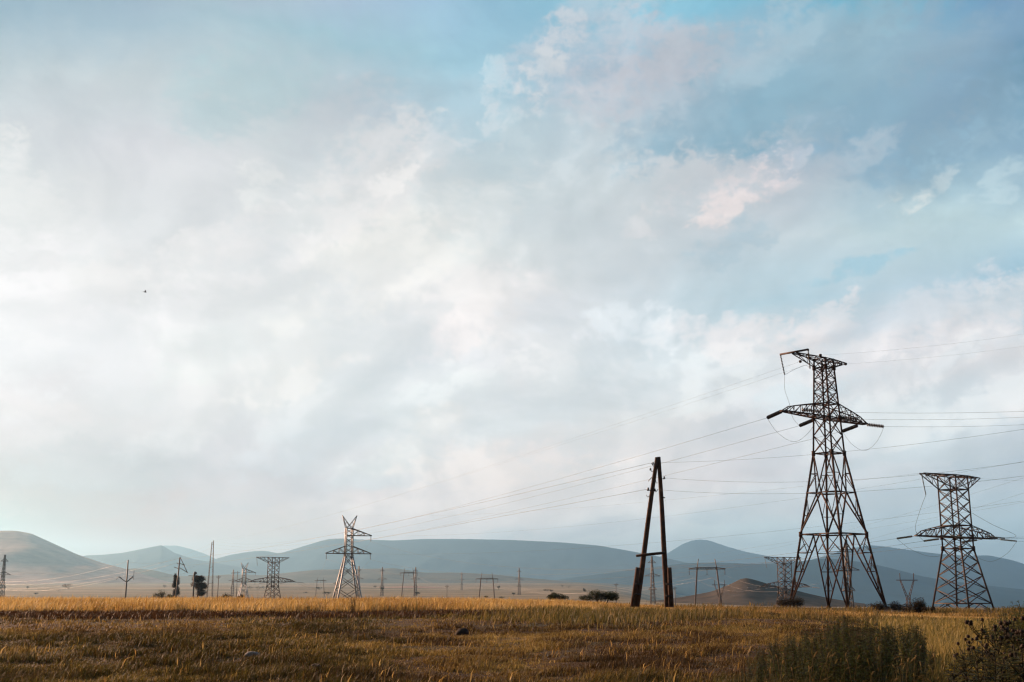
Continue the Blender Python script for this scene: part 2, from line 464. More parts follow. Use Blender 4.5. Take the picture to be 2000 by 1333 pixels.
def sstep(a, b, x):
    t = np.clip((x - a) / (b - a), 0, 1)
    return t * t * (3 - 2 * t)


PD = [0, 20, 40, 60, 75, 90, 110, 130, 150, 200, 290, 420, 800, 1500, 3000, 5000, 8000, 60000]
PZ = [0, 0, .04, .15, .28, .27, .05, -.15, -.9, -4.0, -8.3, -9.0, -9.0, -5.5, 5, 24, 34, 34]


def height(x, y):
    x = np.asarray(x, float); y = np.asarray(y, float)
    d = np.hypot(x, y)
    z = np.interp(d, PD, PZ)
    az = np.degrees(np.arctan2(x, y))
    near = sstep(160, 60, d)
    z = z + near * ((fbm(x * .09, y * .09, 3, 3) - .5) * .30 + (fbm(x * .6, y * .6, 3, 9) - .5) * .10)
    z = z - sstep(1, 9, az) * sstep(30, 85, d) * (1 - sstep(100, 150, d)) * .42 - sstep(9, 22, az) * sstep(40, 90, d) * (1 - sstep(110, 150, d)) * .52
    z = z - sstep(3, 14, az) * sstep(600, 3600, d) * 145
    z = z + sstep(200, 900, d) * (fbm(x * .0016, y * .0016, 4, 21) - .5) * 7 * (1 - sstep(3000, 9000, d) * .5)
    # the low ridge and mounds of the middle distance
    return z


def hz(x, y):
    return float(height(x, y))


# ------------------------------------------------------------------ materials
def new_mat(name):
    m = bpy.data.materials.new(name); m.use_nodes = True
    nt = m.node_tree
    b = nt.nodes['Principled BSDF']
    return m, G(nt), b


def noisy(name, c1, c2, scale=3.0, rough=0.8, metallic=0.0, spec=0.3, coord='Object', detail=6, bump=0.0):
    m, g, b = new_mat(name)
    tc = g.n.new('ShaderNodeTexCoord')
    n = g.noise(tc.outputs[coord], scale, detail, 0.6)
    c = g.mix(g.rng(n, 0.35, 0.65), c1, c2)
    g.put(b.inputs['Base Color'], c)
    b.inputs['Roughness'].default_value = rough
    b.inputs['Metallic'].default_value = metallic
    b.inputs['Specular IOR Level'].default_value = spec
    if bump:
        bp = g.n.new('ShaderNodeBump'); bp.inputs['Strength'].default_value = bump
        g.put(bp.inputs['Height'], n); g.put(b.inputs['Normal'], bp.outputs[0])
    return m


M = {}
M['rust'] = noisy('brown_painted_steel', (.055, .031, .023), (.115, .060, .040), 1.6, .75, 0.0, .25)
M['steel'] = noisy('weathered_steel', (.055, .038, .032), (.095, .068, .056), 1.0, .65, 0.1, .35)
M['galv'] = noisy('galvanised_steel', (.25, .275, .30), (.35, .38, .41), 1.0, .55, 0.2, .4)
M['galv_dark'] = noisy('dull_steel', (.10, .085, .075), (.16, .14, .125), .6, .6, 0.1, .4)
M['concrete_pole'] = noisy('pale_concrete', (.17, .13, .11), (.25, .20, .17), 1.5, .85)
M['timber'] = noisy('tarred_timber', (.060, .034, .024), (.14, .075, .048), 2.2, .85, 0, .25, bump=.5)
M['insul_dark'] = noisy('brown_porcelain', (.030, .018, .014), (.055, .035, .026), 3.0, .35, 0, .5)
M['insul_glass'] = noisy('green_glass_discs', (.085, .095, .075), (.15, .16, .125), 3.0, .3, 0, .6)
M['wire'] = noisy('aluminium_wire', (.20, .19, .185), (.28, .27, .26), .5, .45, .5, .5)
M['wire_dark'] = noisy('dark_wire', (.06, .055, .05), (.09, .08, .075), .5, .55, .2, .4)
M['rock'] = noisy('grey_stone', (.16, .145, .13), (.27, .25, .235), 7.0, .9, bump=.5)
M['clod'] = noisy('dark_earth', (.022, .015, .010), (.05, .033, .022), 9.0, .95, bump=.6)
M['bark'] = noisy('bark', (.035, .024, .017), (.07, .05, .036), 6.0, .9)
M['bird'] = noisy('bird_plumage', (.03, .025, .025), (.06, .05, .045), 12.0, .7)


def leafy(name, tint=True, c=(.08, .09, .03), trans=.4, rough=.6, var=.35):
    """thin leaves: part of the light goes through"""
    m, g, b = new_mat(name)
    out = g.n['Material Output']
    if tint:
        a = g.n.new('ShaderNodeVertexColor'); a.layer_name = 'tint'
        col = a.outputs[0]
    else:
        oi = g.n.new('ShaderNodeObjectInfo')
        tc = g.n.new('ShaderNodeTexCoord')
        n = g.noise(tc.outputs['Object'], 9.0, 4)
        f = g.m('MULTIPLY', g.m('ADD', g.m('SUBTRACT', n, .5), g.m('MULTIPLY', g.m('SUBTRACT', oi.outputs['Random'], .5), .6)), var * 2)
        f = g.m('ADD', 1.0, f)
        col = g.v('SCALE', (*c,), f)
    g.put(b.inputs['Base Color'], col)
    b.inputs['Roughness'].default_value = rough
    b.inputs['Specular IOR Level'].default_value = .2
    t = g.n.new('ShaderNodeBsdfTranslucent'); g.put(t.inputs[0], col)
    mx = g.n.new('ShaderNodeMixShader'); mx.inputs[0].default_value = trans
    g.l.new(b.outputs[0], mx.inputs[1]); g.l.new(t.outputs[0], mx.inputs[2])
    g.l.new(mx.outputs[0], out.inputs['Surface'])
    return m


M['grass'] = leafy('dry_grass', True, trans=.42)
M['leaf'] = leafy('leaf', True, trans=.45)


def ground_mat():
    m, g, b = new_mat('field_ground')
    tc = g.n.new('ShaderNodeTexCoord'); P = tc.outputs['Object']
    sp = g.n.new('ShaderNodeSeparateXYZ'); g.put(sp.inputs[0], P)
    n = g.noise(P, 2.2, 8, .65)
    n2 = g.noise(P, .22, 5, .6)
    near = g.mix(g.rng(n, .35, .68), (.030, .016, .007), (.11, .055, .018))
    near = g.mix(g.rng(n2, .48, .66), near, g.mix(g.rng(n, .35, .7), (.028, .026, .008), (.07, .062, .018)))
    # strips and patches of the far fields
    st = g.v('MULTIPLY', P, (.0011, .0042, 0.0))
    f1 = g.noise(st, 1.0, 5, .55, .6)
    vo = g.n.new('ShaderNodeTexVoronoi'); g.put(vo.inputs['Vector'], g.v('ADD', st, (3.7, 1.2, 0)))
    vo.inputs['Scale'].default_value = 1.6
    sc = g.n.new('ShaderNodeSeparateColor'); g.l.new(vo.outputs['Color'], sc.inputs[0])
    far = g.ramp(g.m('ADD', g.m('MULTIPLY', f1, .5), g.m('MULTIPLY', sc.outputs[0], .5)),
                 [(.0, (.09, .075, .044)), (.32, (.29, .225, .13)), (.45, (.14, .135, .07)), (.56, (.38, .30, .18)), (.75, (.19, .16, .09)), (1, (.34, .27, .17))], 'LINEAR').outputs[0]
    far = g.mix(g.rng(g.noise(P, .03, 6, .6), .45, .7), far, g.mix(.5, far, (.06, .055, .028)))
    ln = g.v('LENGTH', P, out=1)
    c = g.mix(g.rng(ln, 130, 420), near, far)
    g.put(b.inputs['Base Color'], c)
    b.inputs['Roughness'].default_value = .95
    b.inputs['Specular IOR Level'].default_value = .1
    bp = g.n.new('ShaderNodeBump'); bp.inputs['Strength'].default_value = .6; bp.inputs['Distance'].default_value = .05
    g.put(bp.inputs['Height'], n); g.put(b.inputs['Normal'], bp.outputs[0])
    return m


M['ground'] = ground_mat()


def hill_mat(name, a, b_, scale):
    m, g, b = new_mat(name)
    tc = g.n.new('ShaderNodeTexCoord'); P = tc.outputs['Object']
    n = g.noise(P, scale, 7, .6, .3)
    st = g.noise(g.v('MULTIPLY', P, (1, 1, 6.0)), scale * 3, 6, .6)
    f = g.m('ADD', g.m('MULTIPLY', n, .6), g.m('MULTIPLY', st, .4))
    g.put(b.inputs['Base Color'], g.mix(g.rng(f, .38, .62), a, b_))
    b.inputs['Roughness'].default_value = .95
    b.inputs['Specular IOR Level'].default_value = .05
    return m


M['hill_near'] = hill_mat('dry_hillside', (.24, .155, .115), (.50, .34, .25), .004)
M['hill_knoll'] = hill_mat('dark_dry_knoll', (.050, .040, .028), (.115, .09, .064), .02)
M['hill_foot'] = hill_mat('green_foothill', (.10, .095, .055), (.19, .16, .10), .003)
M['mountain'] = hill_mat('haze_blue_wooded_mountain', (.007, .042, .064), (.022, .072, .102), .0016)  # the blue of distant haze is painted into the forest colour

# ------------------------------------------------------------------ ground sheet
rr = np.concatenate([[0.5], np.geomspace(4, 130, 150), np.geomspace(133, 22800, 170)])
aa = np.radians(np.concatenate([np.linspace(-70, -34, 40)[:-1], np.linspace(-34, 34, 330), np.linspace(34, 70, 40)[1:]]))
RRg, AAg = np.meshgrid(rr, aa, indexing='ij')
GX, GY = RRg * np.sin(AAg), RRg * np.cos(AAg)
GZ = height(GX, GY)
nr, na = RRg.shape
idx = np.arange(nr * na).reshape(nr, na)
Q = np.stack([idx[:-1, :-1], idx[:-1, 1:], idx[1:, 1:], idx[1:, :-1]], -1).reshape(-1, 4)[:, ::-1]
o = raw_mesh('ground', np.stack([GX, GY, GZ], -1).reshape(-1, 3), [Q], M['ground'], smooth=True)
tag(o, kind='structure')


# ------------------------------------------------------------------ hills and mountains
def ridge(name, prof, D, w, mat, base, rough=0.10, seed=1, wback=None, power=1.6, soft=9):
    px = np.array([p[0] for p in prof], float); py = np.array([p[1] for p in prof], float)
    xs = np.linspace(px[0], px[-1], 260)
    ys = np.interp(xs, px, py)
    k = np.hanning(soft); k /= k.sum()
    ysm = np.convolve(np.pad(ys, soft // 2, 'edge'), k, 'valid')
    ys = ysm
    kb = np.hanning(91); kb /= kb.sum()
    ysb = np.convolve(np.pad(ys, 45, 'edge'), kb, 'valid')
    crest = np.array([at(a, b, D) for a, b in zip(xs, ys)])
    crb = np.array([at(a, b, D) for a, b in zip(xs, ysb)])
    wb = wback or w
    ts = np.concatenate([np.linspace(-1, 0, 42), np.linspace(0, 1, 16)[1:]])
    V = np.zeros((len(xs), len(ts), 3))
    for j, t in enumerate(ts):
        dist = D + (t * w if t < 0 else t * wb)
        V[:, j, 0] = crest[:, 0] * dist / D
        V[:, j, 1] = dist
        sh = (1 - abs(t)) ** power if t < 0 else (1 - t) ** 1.3
        lx, ly = V[:, j, 0] / w * 3.0, V[:, j, 1] / w * 3.0
        nz = (fbm(lx, ly, 5, seed) - .5) + .6 * (fbm(lx * 4, ly * 1.2, 4, seed + 7) - .5)
        env = (1 - abs(t)) * min(1.0, abs(t) * 2.6)
        bl = min(1.0, abs(t) * 2.2)
        hgt = crest[:, 2] * (1 - bl) + crb[:, 2] * bl - base
        V[:, j, 2] = base + hgt * sh + hgt * nz * env * rough * 4
    idx = np.arange(len(xs) * len(ts)).reshape(len(xs), len(ts))
    Q = np.stack([idx[:-1, :-1], idx[1:, :-1], idx[1:, 1:], idx[:-1, 1:]], -1).reshape(-1, 4)
    o = raw_mesh(name, V.reshape(-1, 3), [Q], mat, smooth=True)
    return tag(o, kind='structure')


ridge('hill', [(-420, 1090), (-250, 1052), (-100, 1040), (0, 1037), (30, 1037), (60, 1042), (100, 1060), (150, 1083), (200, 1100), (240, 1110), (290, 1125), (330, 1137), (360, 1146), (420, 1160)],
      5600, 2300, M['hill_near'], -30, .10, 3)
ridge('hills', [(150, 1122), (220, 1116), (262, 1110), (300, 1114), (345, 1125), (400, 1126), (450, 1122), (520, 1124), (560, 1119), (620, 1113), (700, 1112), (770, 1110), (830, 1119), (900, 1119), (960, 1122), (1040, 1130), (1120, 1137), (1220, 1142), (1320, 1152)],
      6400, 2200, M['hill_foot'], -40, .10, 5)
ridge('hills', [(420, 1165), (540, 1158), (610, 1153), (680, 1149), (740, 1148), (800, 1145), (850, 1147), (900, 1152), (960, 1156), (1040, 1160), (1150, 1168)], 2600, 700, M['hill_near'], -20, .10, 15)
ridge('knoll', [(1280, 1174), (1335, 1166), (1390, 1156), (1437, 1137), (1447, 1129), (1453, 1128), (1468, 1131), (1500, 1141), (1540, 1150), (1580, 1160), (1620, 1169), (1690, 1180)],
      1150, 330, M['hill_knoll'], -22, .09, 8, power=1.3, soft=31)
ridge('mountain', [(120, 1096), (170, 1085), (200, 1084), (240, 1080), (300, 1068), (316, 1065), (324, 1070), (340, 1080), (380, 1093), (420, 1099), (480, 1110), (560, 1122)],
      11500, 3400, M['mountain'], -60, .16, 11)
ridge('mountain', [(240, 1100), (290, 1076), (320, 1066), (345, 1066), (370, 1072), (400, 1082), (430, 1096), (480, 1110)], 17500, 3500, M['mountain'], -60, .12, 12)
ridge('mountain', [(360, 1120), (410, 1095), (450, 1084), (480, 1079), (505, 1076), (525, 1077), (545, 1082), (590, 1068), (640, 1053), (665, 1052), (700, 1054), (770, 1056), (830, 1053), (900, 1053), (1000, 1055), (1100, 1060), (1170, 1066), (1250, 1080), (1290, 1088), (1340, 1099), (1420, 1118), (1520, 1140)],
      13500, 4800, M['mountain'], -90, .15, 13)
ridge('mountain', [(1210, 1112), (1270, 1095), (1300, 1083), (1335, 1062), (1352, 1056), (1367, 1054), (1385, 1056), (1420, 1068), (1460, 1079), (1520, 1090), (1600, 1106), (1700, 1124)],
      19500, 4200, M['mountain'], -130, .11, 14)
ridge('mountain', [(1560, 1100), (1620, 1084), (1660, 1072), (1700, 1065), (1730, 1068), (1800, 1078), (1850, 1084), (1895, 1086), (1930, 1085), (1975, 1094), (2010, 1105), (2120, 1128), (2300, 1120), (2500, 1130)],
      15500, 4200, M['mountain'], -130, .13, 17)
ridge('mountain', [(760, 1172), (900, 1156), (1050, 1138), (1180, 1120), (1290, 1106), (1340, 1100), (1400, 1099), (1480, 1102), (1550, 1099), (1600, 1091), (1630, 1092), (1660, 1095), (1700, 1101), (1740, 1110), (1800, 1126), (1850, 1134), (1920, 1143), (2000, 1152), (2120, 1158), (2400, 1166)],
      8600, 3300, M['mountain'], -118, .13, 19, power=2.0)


# ------------------------------------------------------------------ pylons
def lerp(a, b, t):
    return a + (b - a) * t


def string(mb, a, b, n, r=0.13, core=.045):
    """a chain of insulator discs between two points"""
    a, b = Vector(a), Vector(b)
    pts, rad = [], []
    for k in range(n):
        for f, q in ((.06, core), (.12, r), (.36, r * .82), (.44, core), (.98, core)):
            pts.append(a.lerp(b, (k + f) / n)); rad.append(q)
    mb.tube(pts, rad, 8)


ARM = Vector((.55, .835, 0)).normalized()
ARM_RZ = R(56.6 - 15.8)     # T1 line direction in plan
ARM_RZ3 = R(56.6 - 21.3)


def corner(i, s, z):
    sx, sy = ((-1, -1), (1, -1), (1, 1), (-1, 1))[i]
    return Vector((sx * s, sy * s, z))


def body(mb, levels, w, horiz=()):
    """X bracing on the four faces between (half side, height) levels"""
    for k in range(len(levels) - 1):
        (s0, z0), (s1, z1) = levels[k], levels[k + 1]
        for i in range(4):
            j = (i + 1) % 4
            mb.beam(corner(i, s0, z0), corner(j, s1, z1), w)
            mb.beam(corner(j, s0, z0), corner(i, s1, z1), w)
    for (s, z) in horiz:
        for i in range(4):
            mb.beam(corner(i, s, z), corner((i + 1) % 4, s, z), w * 1.15)
        mb.beam(corner(0, s, z), corner(2, s, z), w * .8)
        mb.beam(corner(1, s, z), corner(3, s, z), w * .8)


def arm_lower(mb, sgn, s, zb, zt, L, w, n=5, tipw=.35):
    """boat shaped arm: two bottom chords, two top chords meeting near the tip"""
    H = zt - zb
    prev = None
    for k in range(n + 1):
        t = k / n
        x = sgn * lerp(s, L, t)
        yb = lerp(s, tipw, t)
        ht = H * (1.0, .86, .73, .58, .42, 0.0)[k] if n == 5 else H * (1 - t)
        yt = lerp(s, tipw * .5, min(1, t * 1.05))
        cur = (Vector((x, -yb, zb)), Vector((x, yb, zb)), Vector((x, -yt, zb + ht)), Vector((x, yt, zb + ht)))
        if k:
            for q in range(4): mb.beam(prev[q], cur[q], w * (1.35 if q < 2 else 1.1))
            mb.beam(prev[0], cur[1], w * .75); mb.beam(prev[1], cur[0], w * .75)
            mb.beam(prev[2], cur[0], w * .8); mb.beam(prev[3], cur[1], w * .8)
            if k < n:
                mb.beam(cur[0], cur[2], w * .8); mb.beam(cur[1], cur[3], w * .8)
                mb.beam(cur[2], cur[3], w * .7); mb.beam(cur[0], cur[1], w * .8)
        prev = cur
    mb.beam(prev[0], prev[1], w * 1.4)


def arm_upper(mb, sgn, s, zb, zt, L, w, n=3, tipw=.3):
    """flat topped arm: level top chords, bottom chords rising to the tip"""
    prev = None
    for k in range(n + 1):
        t = k / n
        x = sgn * lerp(s, L, t)
        y = lerp(s, tipw, t)
        zz = lerp(zb, zt - .05, t)
        cur = (Vector((x, -y, zt)), Vector((x, y, zt)), Vector((x, -y * .9, zz)), Vector((x, y * .9, zz)))
        if k:
            for q in range(4): mb.beam(prev[q], cur[q], w * 1.2)
            mb.beam(prev[0], cur[1], w * .75); mb.beam(prev[1], cur[0], w * .75)
            mb.beam(prev[2], cur[0], w * .8); mb.beam(prev[3], cur[1], w * .8)
            if k < n:
                mb.beam(cur[0], cur[2], w * .8); mb.beam(cur[1], cur[3], w * .8); mb.beam(cur[0], cur[1], w * .7)
        prev = cur


# --- the tall brown pylon right of the timber frame
D1 = 130.0
K1 = D1 / F
b1 = at(1636, 1180, D1)
T1 = empty('lattice_pylon', (b1.x, D1, 0), ARM_RZ)
T1.location.z = hz(b1.x, D1) - .1
tag(T1, 'tallest brown steel lattice pylon with splayed braced legs and a wide insulator-hung crossarm', 'pylon')
Z1 = lambda py: at(1636, py, D1).z - T1.location.z
R2 = math.sqrt(2)
sB, s2, s3, sW, sA, sT = (v * K1 / R2 for v in (92, 64.5, 47.5, 29.8, 26.0, 18.4))
z2, z3, zW, zAb, zAt, zTb, zTt = (Z1(v) for v in (1044, 963, 886, 817, 790, 719, 702))
sAt = lerp(sW, sT, (zAt - zW) / (zTt - zW)); sA = lerp(sW, sT, (zAb - zW) / (zTt - zW))
for i in range(4):
    m = MB()
    m.beam(corner(i, sB, -.3), corner(i, sW, zW), .21)
    m.beam(corner(i, sW, zW), corner(i, sT, zTt + .05), .17)
    m.beam(corner(i, sB * 1.01, -.4), corner(i, sB, .25), .5)
    m.build('leg', M['rust'], T1)


def S1(z):
    return lerp(sB, sW, z / zW) if z < zW else lerp(sW, sT, (z - zW) / (zTt - zW))


def fm(i, s, z):   # middle of a face
    return (corner(i, s, z) + corner((i + 1) % 4, s, z)) / 2


m = MB()
W = .098
for i in range(4):
    j = (i + 1) % 4
    m3, m2_ = fm(i, s3, z3), fm(i, s2, z2)
    for c in (i, j):
        wc = corner(c, sW, zW); c3 = corner(c, s3, z3); c2 = corner(c, s2, z2); c0 = corner(c, sB, 0)
        m.beam(wc, m3, W * 1.3); m.beam(m3, c3, W * .9)
        m.beam(m3, c2, W * 1.45)
        m.beam(c2, m2_, W * 1.2)
        m.beam(m2_, c0, W * 1.45)
        # lacing of the upper V
        h = corner(c, S1(lerp(zW, z3, .52)), lerp(zW, z3, .52)); q = wc.lerp(m3, .52)
        m.beam(h, q, W * .7); m.beam(q, c3, W * .7)
        # lacing between m3-c2 and the corner
        q = m3.lerp(c2, .55); hz_ = lerp(z3, z2, .55); h = corner(c, S1(hz_), hz_)
        m.beam(c3, q, W * .7); m.beam(h, q, W * .7)
        # lower leg lacing
        for a, b_ in ((.0, .25), (.25, .5), (.5, .76)):
            qa, qb = m2_.lerp(c0, a), m2_.lerp(c0, b_)
            ha = corner(c, S1(lerp(z2, 0, a)), lerp(z2, 0, a)); hb = corner(c, S1(lerp(z2, 0, b_)), lerp(z2, 0, b_))
            m.beam(ha, qb, W * .75); m.beam(hb, qb, W * .75)
            mid = ha.lerp(qb, .5)
            m.beam(mid, hb, W * .5)
    # horizontals between faces
    m.beam(m2_, fm(j, s2, z2), W * .8); m.beam(m3, fm(j, s3, z3), W * .8)
for (s, z) in ((sW, zW),):
    for i in range(4):
        m.beam(corner(i, s, z), corner((i + 1) % 4, s, z), W)
    m.beam(corner(0, s, z), corner(2, s, z), W * .7); m.beam(corner(1, s, z), corner(3, s, z), W * .7)
lev = [(S1(z), z) for z in np.linspace(zW, zAb, 3)]
lev2 = [(S1(z), z) for z in np.linspace(zAt, zTb, 4)]
body(m, lev, W * .85)
body(m, [(sA, zAb), (sAt, zAt)], W * .8, [(sA, zAb), (sAt, zAt)])
body(m, lev2, W * .75, [(S1(zTb), zTb)])
for a, b_ in zip(lev2[:-1], lev2[1:]):        # the second set of thin diagonals
    mm = ((a[0] + b_[0]) / 2, (a[1] + b_[1]) / 2)
    body(m, [a, mm], W * .42); body(m, [mm, b_], W * .42)
body(m, [(S1(zTb), zTb), (sT, zTt)], W * .7, [(sT, zTt)])
for i in range(4):                             # gusset plates
    for z in (zW, zAb, zTb, z2):
        c = corner(i, S1(z), z); m.beam(c + Vector((0, 0, -.28)), c + Vector((0, 0, .28)), .34, .34)
m.build('lattice_body', M['rust'], T1)
LA1, LA1R = 8.3, 7.8
for sg in (-1, 1):
    m = MB(); arm_lower(m, sg, sA, zAb, zAt, LA1 if sg < 0 else LA1R, W * .85); m.build('lower_crossarm', M['rust'], T1)
    m = MB(); arm_upper(m, sg, sT, zTb, zTt, 5.6 if sg < 0 else 4.2, W * .75)
    if sg < 0: m.beam((-5.6, -1.9, zTt + .1), (-5.6, 1.9, zTt + .1), .2, .16)
    m.build('upper_crossarm', M['rust'], T1)
for p in ((4.45, 0, zTt), (-2.2, -1.1, zTt), (-3.1, 1.0, zTb + .5), (.4, 0, zTt + .1)):
    m = MB()
    m.tube([Vector(p) + Vector((0, 0, -.16)), Vector(p) + Vector((0, 0, -.1)), Vector(p) + Vector((0, 0, .1)), Vector(p) + Vector((0, 0, .16))], [.05, .17, .17, .05], 8)
    m.build('wire_clamp', M['rust'], T1)
T1M = Matrix.Translation(T1.location) @ Matrix.Rotation(ARM_RZ, 4, 'Z')
T1I = T1M.inverted()


def hang(root_inv, parent, a, b, n, r, mat):
    m = MB(); string(m, root_inv @ Vector(a), root_inv @ Vector(b), n, r)
    return m.build('insulator_string', mat, parent, True)


WIRES = []          # (label, group, points, radius, material)


def wire(label, group, a, b, sag, r=.014, mat='wire_dark', n=22):
    a, b = Vector(a), Vector(b)
    pts = []
    for k in range(n + 1):
        t = k / n
        p = a.lerp(b, t); p.z -= sag * 4 * t * (1 - t)
        pts.append(p)
    m = MB(); m.tube(pts, r * .50, 5)
    o = m.build('power_line', M[mat], None, True)
    o2 = tag(o, label, 'wire', group)
    return o2


tipL, tipR = T1M @ Vector((-LA1, 0, zAb)), T1M @ Vector((LA1R, 0, zAb))
midA = T1M @ Vector((0, 0, zAb - .1))
dirL = Vector((-.30, .95, -.09)).normalized()
dirR = Vector((.985, .10, -.10)).normalized()
SL = 3.0
endsL, endsR = [], []
for p in (tipL, T1M @ Vector((-.8, sA, zAb - .1)), T1M @ Vector((LA1 * .86, .5, zAb - .1))):
    q0 = p + dirL * .35; q1 = p + dirL * (SL + .4)
    hang(T1I, T1, q0, q1, 10, .23, M['insul_dark'])
    endsL.append(q1)
for p in (T1M @ Vector((-LA1 * .72, -.6, zAb + .35)), T1M @ Vector((.8, -sA, zAb + .1)), tipR):
    q0 = p + dirR * .25; q1 = p + dirR * 2.3
    hang(T1I, T1, q0, q1, 10, .23, M['insul_dark'])
    endsR.append(q1)
barA, barB = T1M @ Vector((-5.6, 1.85, zTt)), T1M @ Vector((-5.6, -1.85, zTt))
hA = barA + Vector((.35, 0, -2.25)); hB = barB + Vector((.1, 0, -2.1))
hang(T1I, T1, barA, hA, 13, .12, M['insul_dark'])
hang(T1I, T1, barB, hB, 13, .12, M['insul_dark'])

# --- the three stocky anchor pylons of one type
D3 = 150.0
K3 = D3 / F
p3 = at(1881, 1193, D3)


def Z3(py):
    return at(1866, py, D3).z - at(1881, 1193, D3).z


def make_short():
    root = empty('anchor_pylon', (p3.x, D3, p3.z), ARM_RZ3)
    sB = 56.5 * K3 / R2; sW = 28.3 * K3 / R2; sT = 27.8 * K3 / R2
    zW, zAb, zAt, zTb, zTt = (Z3(v) for v in (1072, 1050, 1027, 957, 930))
    W = .098
    def S(z): return lerp(sB, sW, z / zW) if z < zW else sW
    for i in range(4):
        m = MB()
        m.beam(corner(i, sB * 1.03, -.5), corner(i, sW, zW), .20)
        m.beam(corner(i, sW, zW), corner(i, sT, zTt), .165)
        m.build('leg', M['steel'], root)
    m = MB()
    zz = [z for z in (.5 * zW * .2, )]
    low = [0.0, zW * .115, zW * .34, zW * .56, zW * .78, zW]
    body(m, [(S(z), z) for z in low[1:]], W, [(S(low[1]), low[1]), (sW, zW)])
    for i in range(4):
        f = (corner(i, S(low[1]), low[1]) + corner((i + 1) % 4, S(low[1]), low[1])) / 2
        m.beam(f, corner(i, sB, -.3), W); m.beam(f, corner((i + 1) % 4, sB, -.3), W)
    body(m, [(sW, zW), (sW, zAb), (sW, zAt)], W * .85, [(sW, zAb), (sW, zAt)])
    body(m, [(sW, z) for z in np.linspace(zAt, zTb, 4)], W * .9, [(sT, zTb)])
    body(m, [(sT, zTb), (sT, zTt)], W * .8, [(sT, zTt)])
    for i in range(4):
        for z in (zW, zAb):
            c = corner(i, S(z), z); m.beam(c + Vector((0, 0, -.3)), c + Vector((0, 0, .3)), .36, .36)
    m.build('lattice_body', M['steel'], root)
    L = 8.4
    for sg in (-1, 1):
        m = MB(); arm_lower(m, sg, sW, zAb, zAt, L, W * .9); m.build('lower_crossarm', M['steel'], root)
        m = MB(); arm_upper(m, sg, sT, zTb, zTt, 6.5 if sg < 0 else 5.7, W * .85); m.build('upper_crossarm', M['steel'], root)
    return root, dict(zAb=zAb, zTt=zTt, L=L, sW=sW, zAt=zAt)


T3, G3 = make_short()
tag(T3, 'dark stocky lattice pylon at the right edge with glass insulators strung from its arms', 'pylon', 'stocky anchor pylons of one type')
ANCHORS = [(T3, D3)]
BASE3 = Z3(930)
for px_, pyt, D, rz, lab in ((535, 1089, 385, R(43.7), 'dark stocky lattice pylon standing in the haze left of the pale horned pylon'),
                             (1531, 1089, 318, R(26.5), 'dark stocky lattice pylon partly behind the left leg of the tallest brown pylon')):
    c = copy_tree(T3)
    tp = at(px_, pyt, D)
    c.location = (tp.x, D, tp.z - BASE3)
    c.rotation_euler = (0, 0, rz)
    c['label'] = lab
    ANCHORS.append((c, D))


def mat_of(o):
    return Matrix.Translation(o.location) @ Matrix.Rotation(o.rotation_euler.z, 4, 'Z')


def anchor_strings(root, dL, dR, glass, n=17, r=.13, length=2.7):
    m_ = mat_of(root); inv = m_.inverted()
    L, zb, sW = G3['L'], G3['zAb'], G3['sW']
    eL, eR = [], []
    for p in ((-L, 0, zb), (-1.0, sW, zb - .1), (L * .75, .6, zb - .1)):
        p = m_ @ Vector(p)
        a, b = p + dL * .9, p + dL * (.9 + length)
        hang(inv, root, a, b, n, r, glass); eL.append(b)
        mm = MB(); mm.tube([inv @ p, inv @ a], .03, 5); mm.build('link_rod', M['steel'], root)
    for p in ((-L * .45, -.8, zb + .1), (L * .55, -.7, zb + .25), (L, 0, zb)):
        p = m_ @ Vector(p)
        a, b = p + dR * .7, p + dR * (.7 + length * .8)
        hang(inv, root, a, b, n, r, glass); eR.append(b)
        mm = MB(); mm.tube([inv @ p, inv @ a], .03, 5); mm.build('link_rod', M['steel'], root)
    p = m_ @ Vector((-6.5, 0, G3['zTt'] - .05)); q = p + Vector((.35, 0, -2.7))
    hang(inv, root, p, q, n, r * .8, glass)
    return eL, eR, q


dL3 = Vector((-.40, .915, -.06)).normalized()
dR3 = Vector((.99, -.02, -.10)).normalized()
e3L, e3R, h3 = anchor_strings(T3, dL3, dR3, M['insul_glass'])
e5L, e5R, h5 = anchor_strings(ANCHORS[1][0], Vector((-.9, .42, -.1)).normalized(), Vector((.99, .1, -.1)).normalized(), M['galv'])
e4L, e4R, h4 = anchor_strings(ANCHORS[2][0], Vector((-.95, .3, -.06)).normalized(), Vector((.99, .1, -.1)).normalized(), M['galv'])


